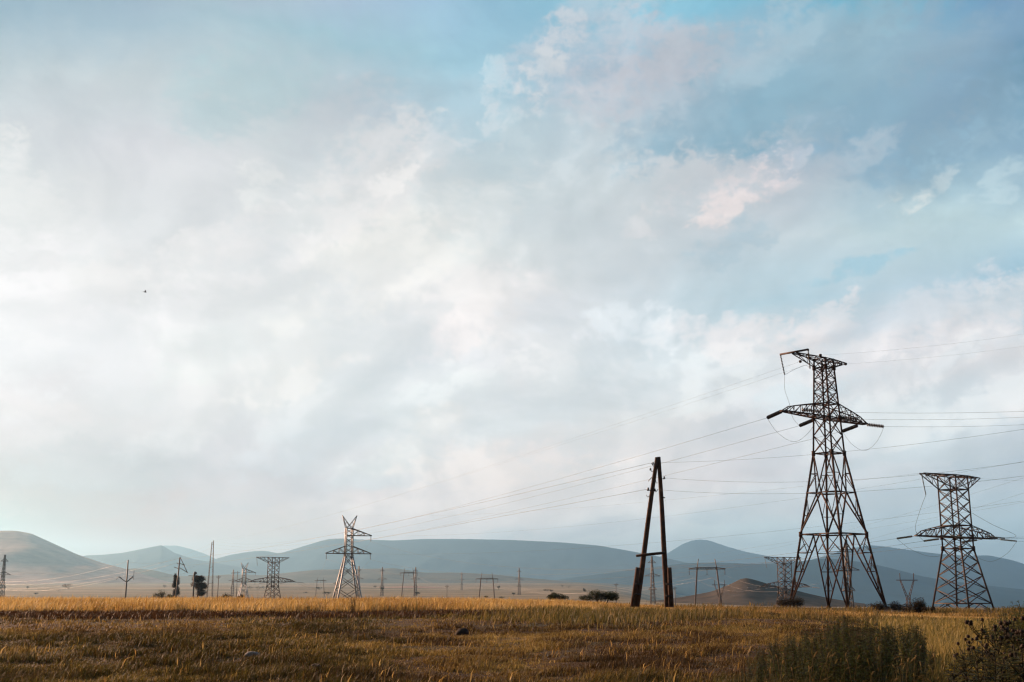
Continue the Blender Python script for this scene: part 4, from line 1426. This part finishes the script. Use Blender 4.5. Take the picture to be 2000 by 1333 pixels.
# cropped field, denser near the camera
for (n, d0, d1, wlo, whi) in ((270000, 13.0, 27, .008, .016), (340000, 27, 48, .012, .024), (250000, 48, 95, .02, .04)):
    X, Y = scatter(n, d0, d1, -34, 36)
    tuft = fbm(X * 1.1, Y * 1.1, 3, 55)
    hg = rng.uniform(.04, .11, n) * (0.5 + 1.6 * sstep(.42, .72, tuft)) * (1 + .5 * greenness(X, Y))
    parts.append(blades(X, Y, hg, rng.uniform(wlo, whi, n), rng.uniform(.25, 1.0, n), field_tint(X, Y)))
# pale dead stalks here and there
X, Y = scatter(9000, 16, 70)
keep = fbm(X * .5, Y * .5, 3, 91) > .55
X, Y = X[keep], Y[keep]; n = len(X)
parts.append(blades(X, Y, rng.uniform(.06, .17, n), rng.uniform(.008, .02, n), rng.uniform(.5, 1.4, n), tints(n, STRAW, rng.random(n) * .8)))
V, Q, T, C = merge(parts)
o = raw_mesh('short_grass', V, [Q, T], M['grass'], colors=C)
tag(o, 'cropped brown and green grass covering the near field', 'grass', kind='stuff')

parts = []
# standing straw along the crest at the left and middle
n = 420000
X, Y = scatter(n, 54, 116, -29, 29)
px_ = pxof(X, Y)
edge = np.interp(px_, [-300, 0, 400, 800, 1150, 1300, 1500, 1750, 2300], [60, 61, 62, 61, 68, 84, 88, 86, 84]) + (fbm(X * .16, Y * .16, 4, 14) - .5) * 16
dens = sstep(0, 3, Y - edge) * (.45 + .55 * sstep(.3, .55, fbm(X * .3, Y * .3, 3, 18)))
keep = rng.random(n) < dens
X, Y, px_ = X[keep], Y[keep], px_[keep]; n = len(X)
hh = np.interp(px_, [-300, 0, 900, 1150, 1300, 1600, 2300], [.78, .82, .76, .56, .36, .32, .34])
hg = hh * rng.uniform(.50, 1.08, n) * (.62 + .72 * fbm(X * .30, Y * .30, 4, 66)) * np.where(rng.random(n) < .04, 1.25, 1.0)
parts.append(blades(X, Y, hg, rng.uniform(.012, .028, n), rng.uniform(.1, .8, n), tints(n, STRAW, np.clip(rng.beta(2, 2.2, n) - sstep(1100, 1500, px_) * .12 + (fbm(X * .22 + 9, Y * .12, 4, 88) - .5) * 1.3, 0, 1)), head=.45))
# uneven taller tufts along the right crest
n = 70000
X, Y = scatter(n, 70, 128, 4, 27)
px_ = pxof(X, Y)
tf = fbm(X * .35 + 3, Y * .35, 4, 133)
keep = rng.random(n) < sstep(.50, .66, tf) * .8
X, Y, tf = X[keep], Y[keep], tf[keep]; n = len(X)
parts.append(blades(X, Y, rng.uniform(.22, .48, n) * (.4 + 1.3 * sstep(.5, .75, tf)), rng.uniform(.018, .036, n), rng.uniform(.15, .6, n), tints(n, [(.10, .075, .018), (.20, .14, .04), (.36, .25, .08)], rng.beta(1.6, 2, n)), head=.3))
# low dark brown blades added as painted shade at the foot of the straw
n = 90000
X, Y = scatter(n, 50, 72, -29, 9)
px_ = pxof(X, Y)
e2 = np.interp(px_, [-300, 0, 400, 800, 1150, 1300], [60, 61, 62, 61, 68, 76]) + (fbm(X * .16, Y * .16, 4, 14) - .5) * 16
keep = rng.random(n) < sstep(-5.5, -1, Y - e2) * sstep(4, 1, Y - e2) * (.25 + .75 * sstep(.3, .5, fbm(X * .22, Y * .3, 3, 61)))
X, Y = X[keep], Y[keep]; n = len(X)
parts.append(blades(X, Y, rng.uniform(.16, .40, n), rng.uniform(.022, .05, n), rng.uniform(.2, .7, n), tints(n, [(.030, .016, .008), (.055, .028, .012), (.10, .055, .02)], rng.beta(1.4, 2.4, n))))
# green and straw tussocks in the middle of the field
n = 60000
X, Y = scatter(n, 44, 84, -4, 11)
px_ = pxof(X, Y)
dens = np.exp(-((px_ - 1120) / 120) ** 2 - ((Y - 60) / 7) ** 2) + np.exp(-((px_ - 1290) / 75) ** 2 - ((Y - 73) / 6) ** 2) * .9 + np.exp(-((px_ - 1350) / 160) ** 2 - ((Y - 76) / 4) ** 2) * .4
keep = rng.random(n) < dens * (.3 + fbm(X * .8, Y * .8, 3, 8)); X, Y, px_ = X[keep], Y[keep], px_[keep]; n = len(X)
parts.append(blades(X, Y, rng.uniform(.25, .62, n), rng.uniform(.014, .03, n), rng.uniform(.15, .6, n), tints(n, [(.06, .055, .012), (.11, .095, .024), (.20, .15, .05), (.30, .2, .07)], rng.beta(1.6, 2, n)), head=.25))
# long yellow-green grass at the right
n = 190000
X, Y = scatter(n, 18.5, 84, 10.5, 40, p=2)
px_ = pxof(X, Y)
dens = sstep(1700, 1830, px_ + (fbm(X * .5, Y * .5, 3, 4) - .5) * 200) * (.35 + .65 * sstep(.35, .6, fbm(X * .6, Y * .6, 3, 24)))
keep = rng.random(n) < dens; X, Y = X[keep], Y[keep]; n = len(X)
parts.append(blades(X, Y, rng.uniform(.22, .62, n) * np.interp(Y, [14, 40, 84], [1, .85, .8]), np.interp(Y, [14, 84], [.009, .032]) * rng.uniform(.7, 1.3, n), rng.uniform(.1, .55, n),
                    tints(n, [(.09, .08, .018), (.19, .155, .042), (.33, .25, .075), (.46, .34, .125)], rng.beta(1.8, 2, n)), head=.3))
# fresh grass standing before the nettles
n = 26000
X, Y = scatter(n, 13.5, 19.5, 9.5, 40)
keep = rng.random(n) < .35 + .65 * sstep(.4, .6, fbm(X * 1.3, Y * 1.3, 3, 44)); X, Y = X[keep], Y[keep]; n = len(X)
parts.append(blades(X, Y, rng.uniform(.15, .46, n), rng.uniform(.007, .013, n), rng.uniform(.1, .5, n), tints(n, [(.034, .034, .008), (.065, .062, .015), (.13, .11, .030)], rng.beta(1.5, 2.2, n))))
# scattered tall stalks in the middle field
n = 3000
X, Y = scatter(n, 18, 60, -27, 16)
keep = fbm(X * .35, Y * .35, 3, 101) > .56; X, Y = X[keep], Y[keep]; n = len(X)
parts.append(blades(X, Y, rng.uniform(.15, .38, n), rng.uniform(.006, .012, n), rng.uniform(.2, .8, n), tints(n, STRAW, rng.random(n) * .7), head=.4))
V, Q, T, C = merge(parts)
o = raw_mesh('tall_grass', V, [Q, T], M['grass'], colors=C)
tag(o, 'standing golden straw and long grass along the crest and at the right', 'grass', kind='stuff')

# foxtail stalks at the bottom right, each with a drooping seed head
mbf = MB()
for k in range(85):
    D = random.uniform(14.6, 19.0)
    x = random.uniform(.165, .36) * D
    z0 = hz(x, D); h = random.uniform(.38, .78)
    l1 = random.uniform(-.10, .22); ly = random.uniform(-.1, .1)
    pts = [Vector((x + l1 * t ** 2.2, D + ly * t * t, z0 + h * t * (1 - .12 * t * abs(l1) * 4))) for t in np.linspace(0, 1, 7)]
    c = random.choice(((.24, .16, .06), (.30, .20, .08), (.16, .12, .035), (.20, .14, .05)))
    mbf.tube(pts, .0035, 4, col=c)
    tip = pts[-1]; d = (pts[-1] - pts[-2]).normalized(); d = (d + Vector((l1 * 1.6, 0, -.25))).normalized()
    L = random.uniform(.07, .14)
    mbf.tube([tip, tip + d * L * .25, tip + d * L * .7 + Vector((0, 0, -.01)), tip + d * L + Vector((0, 0, -.025))], [.003, .0085, .008, .002], 6, col=(min(c[0] * 1.5, .5), c[1] * 1.5, c[2] * 1.5))
o = mbf.build('foxtail_grass', M['grass'])
tag(o, 'foxtail grass stalks with drooping seed heads at the bottom right', 'grass', kind='stuff')


# ------------------------------------------------------------------ plants
def leaf(mb, base, d, up, L, w, col, droop=.3):
    """a folded pointed leaf"""
    d = d.normalized(); s = d.cross(up).normalized(); n = s.cross(d)
    mid = base + d * L * .45 + n * L * .08
    tip = base + d * L - Vector((0, 0, 1)) * L * droop
    mb.add([base, mid + s * w / 2, tip, mid - s * w / 2, mid - n * w * .18], None, [(0, 4, 1), (1, 4, 2), (0, 3, 4), (3, 2, 4)], col)


def make_nettle(h, seed):
    rd = random.Random(seed)
    st, lf = MB(), MB()
    bend = rd.uniform(-.08, .10); by = rd.uniform(-.08, .08)
    P = lambda t: Vector((bend * t * t, by * t * t, h * t))
    st.tube([P(t) for t in np.linspace(0, 1, 7)], [lerp(.008, .003, t) for t in np.linspace(0, 1, 7)], 5, col=(.06, .055, .02))
    n = int(h * 17)
    for k in range(n):
        t = .10 + .9 * k / n
        L = lerp(.155, .065, max(0, t - .2) / .8) * rd.uniform(.8, 1.2)
        for q in range(2):
            a = (k % 2) * math.pi / 2 + q * math.pi + rd.uniform(-.35, .35)
            d = Vector((math.cos(a), math.sin(a), rd.uniform(-.15, .45)))
            b = rd.uniform(.6, 1.25)
            leaf(lf, P(t), d, Vector((0, 0, 1)), L, L * .48, (.092 * b, .100 * b, .020 * b), rd.uniform(.2, .5))
        if t > .5:     # hanging catkins
            for q in range(2):
                a = rd.uniform(0, 6.28); p = P(t); e = p + Vector((math.cos(a) * .05, math.sin(a) * .05, -.03))
                st.tube([p, e], .004, 4, col=(.09, .075, .03))
    root = empty('nettle', (0, 0, 0))
    st.build('stem', M['leaf'], root); lf.build('leaves', M['leaf'], root)
    return root


protos = [make_nettle(h, s) for h, s in ((1.0, 1), (1.0, 2), (1.0, 3), (1.0, 4))]
NT = 'tall dark green nettle in the dense clump at the lower right'
NX = [1440, 1460, 1520, 1580, 1634, 1670, 1700, 1730, 1760, 1787, 1803, 1815]
NY = [1300, 1262, 1238, 1220, 1202, 1197, 1206, 1212, 1214, 1210, 1240, 1270]
k = 0
nn = 0
while nn < 296:
    u = random.random()
    px_ = 1440 + 372 * (u ** .85)
    D = random.uniform(17.2, 23.5)
    if px_ < 1540 and D > 20.5 and random.random() < .5: continue
    x = gx(px_, D)
    z0 = hz(x, D)
    yt = float(np.interp(px_, NX, NY))
    ztop = CAMZ - (yt - HOR) / F * D
    h = (ztop - z0) * random.uniform(.76, 1.06) * np.interp(D, [17, 19, 23], [.72, .95, 1.0])
    if h < .25: continue
    pr = protos[nn % 4]
    o = pr if nn < 4 else copy_tree(pr)
    o.location = (x, D, z0 - .02); o.rotation_euler = (random.uniform(-.06, .06), random.uniform(-.06, .08), random.uniform(0, 6.28))
    s = h
    o.scale = (lerp(1, s, .4), lerp(1, s, .4), s)
    tag(o, NT, 'nettle', 'nettles of the lower right clump')
    nn += 1


def make_thistle(seed, h):
    rd = random.Random(seed)
    st, lf, hds = MB(), MB(), []
    P = lambda t: Vector((.06 * t * t, .02 * t, h * t))
    st.tube([P(t) for t in np.linspace(0, .92, 7)], [lerp(.013, .006, t) for t in np.linspace(0, 1, 7)], 6, col=(.05, .042, .022))
    heads = [P(.92)]
    for k in range(9):
        t = rd.uniform(.52, .9); a = rd.uniform(0, 6.28); L = rd.uniform(.12, .26) * (1.3 - t * .6)
        p = P(t); q = p + Vector((math.cos(a) * L * .55, math.sin(a) * L * .55, L * .6)); e = q + Vector((math.cos(a) * L * .2, math.sin(a) * L * .2, L * .5))
        st.tube([p, q, e], [.006, .005, .004], 5, col=(.05, .042, .022)); heads.append(e)
        if rd.random() < .3:
            a2 = a + rd.uniform(-1, 1); e2 = q + Vector((math.cos(a2) * .09, math.sin(a2) * .09, .10)); st.tube([q, e2], .004, 4, col=(.05, .042, .022)); heads.append(e2)
    for c in heads:
        r = rd.uniform(.018, .027)
        hd = MB(); hds.append(hd)
        hd.tube([c + Vector((0, 0, -r * .7)), c + Vector((0, 0, -r * .3)), c + Vector((0, 0, r * .4)), c + Vector((0, 0, r)), c + Vector((0, 0, r * 1.3))], [r * .4, r, r * 1.05, r * .75, r * .45], 8, col=(.075, .050, .034))
        for q in range(22):      # spiny bracts
            a = rd.uniform(0, 6.28); e = rd.uniform(-.6, 1.2)
            d = Vector((math.cos(a) * math.cos(e), math.sin(a) * math.cos(e), math.sin(e)))
            s = d.cross(Vector((.1, .2, .97))).normalized() * r * .16
            hd.add([c + d * r * .8 + s, c + d * r * .8 - s, c + d * r * 1.7 - Vector((0, 0, r * .2))], None, [(0, 1, 2)], (.085, .060, .038))
    for k in range(60):
        t = rd.uniform(.06, .92); a = rd.uniform(0, 6.28); L = lerp(.36, .13, t) * rd.uniform(.7, 1.1)
        d = Vector((math.cos(a), math.sin(a), rd.uniform(.1, .7))).normalized(); p = P(t)
        s = d.cross(Vector((0, 0, 1))).normalized(); b = rd.uniform(.7, 1.3); col = (.11 * b, .105 * b, .038 * b)
        V, T = [], []
        nl = 7
        for i in range(nl + 1):      # jagged edge
            f = i / nl; c = p + d * L * f - Vector((0, 0, 1)) * L * .35 * f * f
            wv = L * .22 * math.sin(math.pi * min(1, f * .93 + .05)) * (1.25 if i % 2 else .55)
            V += [c - s * wv, c + Vector((0, 0, -.01)), c + s * wv]
        for i in range(nl):
            o_ = i * 3
            T += [(o_, o_ + 1, o_ + 4), (o_, o_ + 4, o_ + 3), (o_ + 1, o_ + 2, o_ + 5), (o_ + 1, o_ + 5, o_ + 4)]
        lf.add(V, None, T, col)
    root = empty('thistle', (0, 0, 0))
    st.build('stem', M['leaf'], root); lf.build('leaves', M['leaf'], root)
    for hd in hds: hd.build('flower_head', M['leaf'], root)
    return root


th = [make_thistle(3, 1.3), make_thistle(8, 1.25), make_thistle(12, 1.2)]
for k, (px_, D, yt) in enumerate(((1905, 14.2, 1212), (1945, 14.6, 1206), (1978, 14.0, 1200), (2015, 14.4, 1205), (1888, 15.0, 1232), (1935, 15.6, 1215), (1965, 13.6, 1225), (2000, 13.4, 1222), (1990, 15.4, 1208), (1868, 14.6, 1262), (1918, 13.6, 1240), (1955, 13.2, 1250), (2040, 14.0, 1200), (1850, 15.2, 1280), (1878, 13.8, 1250), (1900, 13.0, 1262), (1925, 12.8, 1255), (1985, 12.6, 1240), (1855, 13.4, 1295), (1940, 12.9, 1275), (1975, 13.0, 1262), (2005, 12.8, 1255), (1910, 13.6, 1285), (1990, 13.8, 1275), (1960, 14.8, 1212))):
    o = th[k] if k < 3 else copy_tree(th[k % 3])
    x = gx(px_, D); z0 = hz(x, D)
    h = CAMZ - (yt - HOR) / F * D - z0
    s = h / 1.3
    o.location = (x, D, z0); o.rotation_euler = (0, 0, k * 1.9); o.scale = (max(s, .85),) * 2 + (s,)
    if yt > 1236 and k >= 3:            # the shorter leafy plants carry no heads
        for ch in list(o.children):
            if ch.name.startswith('flower_head'): bpy.data.objects.remove(ch)
    lab_ = 'dark leafy thistle without heads low in the thicket at the right edge' if yt > 1236 and k >= 3 else None
    tag(o, lab_ or 'dark dried thistle with round seed heads in the thicket at the right edge', 'thistle', 'thistles at the right edge')


def make_weed(seed, h, col, flower=None):
    """upright many-stemmed weed with narrow leaves"""
    rd = random.Random(seed)
    st, lf, fl = MB(), MB(), MB()
    for k in range(15):
        a = rd.uniform(0, 6.28); sp = rd.uniform(.05, .30) * h; hh = h * rd.uniform(.65, 1)
        P = lambda t: Vector((math.cos(a) * sp * t, math.sin(a) * sp * t, hh * t * (1 - .06 * t)))
        st.tube([P(t) for t in np.linspace(0, 1, 5)], [.006, .005, .004, .003, .002], 4, col=(.06, .05, .02))
        for q in range(int(26 * h / .8)):
            t = rd.uniform(.15, 1); b = rd.uniform(0, 6.28); L = rd.uniform(.05, .12) * (1.25 - .6 * t); v = rd.uniform(.6, 1.35)
            leaf(lf, P(t), Vector((math.cos(b), math.sin(b), rd.uniform(.1, .9))), Vector((0, 0, 1)), L, L * .36, tuple(c * v for c in col), .25)
        if flower:
            for q in range(2):
                c = P(1) + Vector((rd.uniform(-.05, .05), rd.uniform(-.05, .05), rd.uniform(-.06, .02)))
                fl.tube([c, c + Vector((0, 0, .012)), c + Vector((0, 0, .018))], [.006, .021, .004], 8, col=flower)
    root = empty('weed', (0, 0, 0))
    st.build('stem', M['leaf'], root); lf.build('leaves', M['leaf'], root)
    if flower: fl.build('flowers', M['leaf'], root)
    return root


wd = make_weed(4, 1.0, (.11, .12, .028))
for k, (px_, D, yt) in enumerate(((1962, 26, 1180), (1984, 25, 1172), (1999, 26, 1166), (2018, 25, 1163), (1945, 28, 1188), (1974, 29, 1178), (1992, 30, 1172), (2035, 24, 1168), (1928, 30, 1192), (1955, 24, 1186), (2008, 27, 1170))):
    o = wd if k == 0 else copy_tree(wd)
    x = gx(px_, D); z0 = hz(x, D); h = CAMZ - (yt - HOR) / F * D - z0
    o.location = (x, D, z0); o.rotation_euler = (0, 0, k * 1.3); o.scale = (h, h, h)
    tag(o, 'light green leafy weed behind the thistles at the right edge', 'weed', 'green weeds at the right edge')
yw = make_weed(21, .62, (.075, .07, .02), (.55, .38, .03))
for k, (px_, D) in enumerate(((1872, 16.2), (1885, 16.6), (1896, 16.0), (1862, 16.9))):
    o = yw if k == 0 else copy_tree(yw)
    x = gx(px_, D); z0 = hz(x, D)
    o.location = (x, D, z0); o.rotation_euler = (0, 0, k * 2.1)
    tag(o, 'yellow flowered weed between the nettle clump and the thistles', 'weed', 'yellow flowered weeds')

# --- slim weed and dead stalks on the crest
dk = make_weed(31, 1.25, (.10, .075, .03))
for k, (px_, py_, D, h, lab) in enumerate(((691, 1197, 60, .98, 'slim branched weed on the crest below the pale horned pylon'),
                                           (776, 1187, 70, .36, 'low dead brown stalk in the straw right of the pale horned pylon'),
                                           (1364, 1186, 76, .5, 'dark dry weed in the field below the pale portal pylon'),
                                           (1322, 1184, 74, .5, 'dry bushy weed just right of the timber frame stub post'),
                                           (860, 1180, 78, .75, 'thin dead stalk in the straw left of the central slender tower'),
                                           (1041, 1182, 74, .62, 'thin dry stalk in the straw left of the two round bushes'))):
    o = dk if k == 0 else copy_tree(dk)
    x = gx(px_, D)
    o.location = (x, D, hz(x, D)); o.rotation_euler = (0, 0, k * 1.1); o.scale = (h,) * 3
    tag(o, lab, 'weed')


# --- bushes and trees
def foliage(mb, lobes, n, L, col, rd):
    for k in range(n):
        c, r = rd.choice(lobes)
        while True:
            p = Vector((rd.uniform(-1, 1), rd.uniform(-1, 1), rd.uniform(-1, 1)))
            if .25 < p.length < 1: break
        p = Vector((p.x * r[0], p.y * r[1], p.z * r[2])) + Vector(c)
        a = rd.uniform(0, 6.28); d = Vector((math.cos(a), math.sin(a), rd.uniform(-.4, .9)))
        v = rd.uniform(.55, 1.4)
        l = L * rd.uniform(.6, 1.3)
        leaf(mb, p, d, Vector((0, 0, 1)), l, l * .6, tuple(q * v for q in col), .15)


def bush(px_, py_, D, w, h, col, label, seed, n=900, L=.16):
    rd = random.Random(seed)
    p = at(px_, py_, D); z0 = min(p.z, hz(p.x, D) + .05) if True else p.z
    z0 = p.z
    root = empty('bush', (p.x, D, z0)); tag(root, label, 'bush')
    W, H = w * D / F, h * D / F
    lobes = []
    for k in range(7):
        x = rd.uniform(-.42, .42) * W; hh = H * rd.uniform(.55, 1) * (1 - (abs(x) / W) ** 2 * 1.2)
        lobes.append(((x, rd.uniform(-.2, .2) * W, hh * .5), (W * rd.uniform(.16, .26), W * .2, hh * .52)))
    m = MB(); foliage(m, lobes, n, L, col, rd); m.build('foliage', M['leaf'], root)
    m = MB()
    for c, r in lobes:
        m.tube([(c[0] * .2, 0, -1.5), (c[0] * .7, c[1] * .6, H * .25), (c[0], c[1], c[2] + r[2] * .7)], [.05, .035, .012], 5)
        for q in range(2):
            a = rd.uniform(0, 6.28)
            m.tube([(c[0] * .7, c[1] * .6, H * .3), (c[0] + math.cos(a) * r[0] * .9, c[1] + math.sin(a) * r[1] * .9, c[2] + r[2] * rd.uniform(.3, 1.05))], [.025, .008], 4)
    m.build('branches', M['bark'], root)
    return root


GB = (.058, .066, .020)
DB = (.060, .044, .024)
bush(1093, 1172, 112, 40, 15, GB, 'round dark green bush on the crest, smaller of the two left of the timber frame', 1, 2200)
bush(1170, 1174, 108, 68, 22, GB, 'wide dark green bush on the crest just left of the timber frame', 2, 3600)
bush(1545, 1186, 126, 62, 24, DB, 'brown scrub around the left foot of the tallest pylon', 3, 2800)
bush(1733, 1192, 122, 66, 20, DB, 'low brown scrub at the right foot of the tallest pylon', 4, 2800)
bush(1788, 1196, 112, 44, 30, DB, 'dark brown rounded bush below the small forked pylon', 5, 2800)
bush(1816, 1197, 110, 26, 15, DB, 'small dark bush at the left foot of the right edge pylon', 6, 500)
bush(317, 1170, 130, 30, 19, (.075, .085, .022), 'fresh green shrub at the left below the leaning pole', 7, 600)
bush(330, 1171, 132, 18, 11, (.07, .075, .024), 'low green shrub beside the dark narrow tree', 17, 300)
bush(447, 1171, 135, 24, 14, (.06, .062, .022), 'green shrub in the straw, left one of the pair before the stocky hazy pylon', 8, 400)
bush(471, 1171, 135, 16, 11, (.05, .05, .02), 'small green shrub, right one of the pair before the stocky hazy pylon', 9, 300)
bush(948, 1168, 600, 8, 5, GB, 'tiny dark bush on the plain by the central portal pylon', 10, 150, .5)
bush(979, 1169, 600, 10, 4, GB, 'tiny low bush on the plain right of the central portal pylon', 11, 150, .5)
bush(135, 1147, 900, 22, 7, (.06, .055, .04), 'small hazy clump of bushes at the foot of the grey hill', 12, 220, .8)


rb = random.Random(77)
for k in range(26):
    px_ = rb.choice((rb.uniform(20, 640), rb.uniform(700, 1240))); py_ = rb.uniform(1146, 1162)
    if 330 < px_ < 405: continue
    bush(px_, py_, rb.uniform(900, 2300), rb.uniform(5, 16), rb.uniform(2.5, 5.5), (.05, .05, .03), 'tiny dark bush dotted on the far plain before the hills', 200 + k, 90, 1.3)['group'] = 'tiny bushes on the far plain'

def tree(px_, py_, D, w, h, col, label, seed, n, L, conic=False):
    rd = random.Random(seed)
    p = at(px_, py_, D)
    root = empty('tree', (p.x, D, p.z)); tag(root, label, 'tree')
    W, H = w * D / F, h * D / F
    m = MB()
    m.tube([(0, 0, -4), (0, 0, H * .3), (W * .03, 0, H * .92)], [.22, .16, .04], 7)
    lobes = []
    for k in range(12):
        t = rd.uniform(.12, .95); ww = W * .5 * (math.sin(math.pi * min(1, .18 + t * .75)) if not conic else (.9 - .45 * t))
        a = rd.uniform(0, 6.28)
        c = (math.cos(a) * ww * .55, math.sin(a) * ww * .55, H * t)
        lobes.append((c, (ww * .5, ww * .5, H * .13)))
        m.tube([(0, 0, H * t * .7), (c[0], c[1], c[2])], [.07, .02], 5)
        for q in range(4):
            m.tube([(c[0] * .5, c[1] * .5, H * t * .85), (c[0] + rd.uniform(-1, 1) * ww * .6, c[1] + rd.uniform(-1, 1) * ww * .6, c[2] + rd.uniform(-.3, 1) * H * .1)], [.03, .01], 4)
    m.build('trunk', M['bark'], root)
    m = MB(); foliage(m, lobes, n, L, col, rd); m.build('crown', M['leaf'], root)


tree(342, 1170, 292, 19, 44, (.10, .072, .052), 'dark narrow tree beside the leaning pole at the left', 5, 2400, .45, True)
tree(386, 1169, 300, 33, 46, (.12, .084, .058), 'rounded bare brown tree at the left behind the short transformer pole', 6, 4200, .5)


# ------------------------------------------------------------------ stones, clods, bird
def lump(name, px_, py_, w, h, mat, label, cat, seed):
    """an irregular weathered lump lying on the field"""
    r_ = ray(px_, py_)
    D = 20.0
    for _ in range(40):
        zt = hz(r_.x / r_.y * D, D); D = D + .6 * ((zt - CAMZ) / (r_.z / r_.y) - D)
    x = r_.x / r_.y * D
    W, H = w * D / F / 2, h * D / F
    nu, nv = 18, 10
    V = []
    for i in range(nv + 1):
        for j in range(nu):
            th_, ph = math.pi * i / nv, 2 * math.pi * j / nu
            d = (math.sin(th_) * math.cos(ph), math.sin(th_) * math.sin(ph), math.cos(th_))
            k = .72 + .55 * float(fbm(np.array(d[0] * 1.6 + seed + 9), np.array(d[1] * 1.6 + d[2] * 1.1 + 9), 4, seed))
            V.append((d[0] * W * k, d[1] * W * .8 * k, d[2] * H * .75 * k + H * .2))
    Q = [(i * nu + j, (i + 1) * nu + j, (i + 1) * nu + (j + 1) % nu, i * nu + (j + 1) % nu) for i in range(nv) for j in range(nu)]
    o = raw_mesh(name, V, [Q], mat, None, True)
    o.location = (x, D, hz(x, D))
    tag(o, label, cat)


lump('stone', 493, 1283, 30, 10, M['rock'], 'flat pale grey stone lying in the field at the lower left', 'stone', 2)
lump('earth_clod', 616, 1312, 24, 16, M['clod'], 'dark clod of earth near the bottom edge, nearest of the clods', 'clod', 3)
lump('earth_clod', 903, 1240, 26, 13, M['clod'], 'dark clod of earth in the middle of the field', 'clod', 4)
lump('earth_clod', 275, 1202, 12, 8, M['clod'], 'small dark clod below the straw at the left', 'clod', 5)

bp = at(283, 571, 62)
root = empty('bird', bp, R(35)); root.scale = (.8, .8, .8); tag(root, 'small dark bird flying alone in the pale sky at the left', 'bird')
m = MB()
m.tube([(-.10, 0, 0), (-.085, 0, .004), (-.05, 0, .006), (0, 0, 0), (.05, 0, -.002), (.085, 0, .006), (.105, 0, .008), (.125, 0, .006)], [.004, .012, .022, .028, .022, .017, .013, .002], 8)
m.add([(-.09, -.008, 0), (-.19, -.035, -.01), (-.15, 0, -.004), (-.19, .035, -.01), (-.09, .008, 0), (-.12, 0, .006)], None, [(0, 1, 2), (2, 3, 4), (0, 2, 5), (5, 2, 4)])
m.build('body', M['bird'], root, True)
for sg in (-1, 1):
    m = MB()
    top = [(.05, sg * .02, .012), (.055, sg * .10, .06), (.0, sg * .20, .085), (-.10, sg * .27, .075), (-.035, sg * .16, .062), (-.04, sg * .09, .045), (-.05, sg * .02, .006)]
    low = [(a, b, c - .006) for a, b, c in top]
    m.add(top + low, [(0, 1, 5, 6), (1, 2, 4, 5), (7, 13, 12, 8), (8, 12, 11, 9)] + [(k, k + 7, (k + 1) % 7 + 7, (k + 1) % 7) for k in range(7)], [(2, 3, 4), (9, 11, 10)])
    m.build('wing', M['bird'], root)

# ------------------------------------------------------------------ air
lo, hi = -330.0, 900.0
me = bpy.data.meshes.new('haze')
xs, ys = (-22000, 22000), (-1500, 24500)
Vb = [(x, y, z) for z in (lo, hi) for y in ys for x in xs]
me.from_pydata(Vb, [], [(0, 2, 3, 1), (4, 5, 7, 6), (0, 1, 5, 4), (2, 6, 7, 3), (0, 4, 6, 2), (1, 3, 7, 5)])
hzm = bpy.data.materials.new('pale_air'); hzm.use_nodes = True
nt = hzm.node_tree; nt.nodes.clear()
pv = nt.nodes.new('ShaderNodeVolumePrincipled')
pv.inputs['Color'].default_value = (.36, .70, 1.0, 1)
pv.inputs['Density'].default_value = 6.6e-5
pv.inputs['Anisotropy'].default_value = .60
om = nt.nodes.new('ShaderNodeOutputMaterial'); nt.links.new(pv.outputs[0], om.inputs['Volume'])
me.materials.append(hzm)
ho = bpy.data.objects.new('haze', me); COL.objects.link(ho)
tag(ho, kind='stuff')
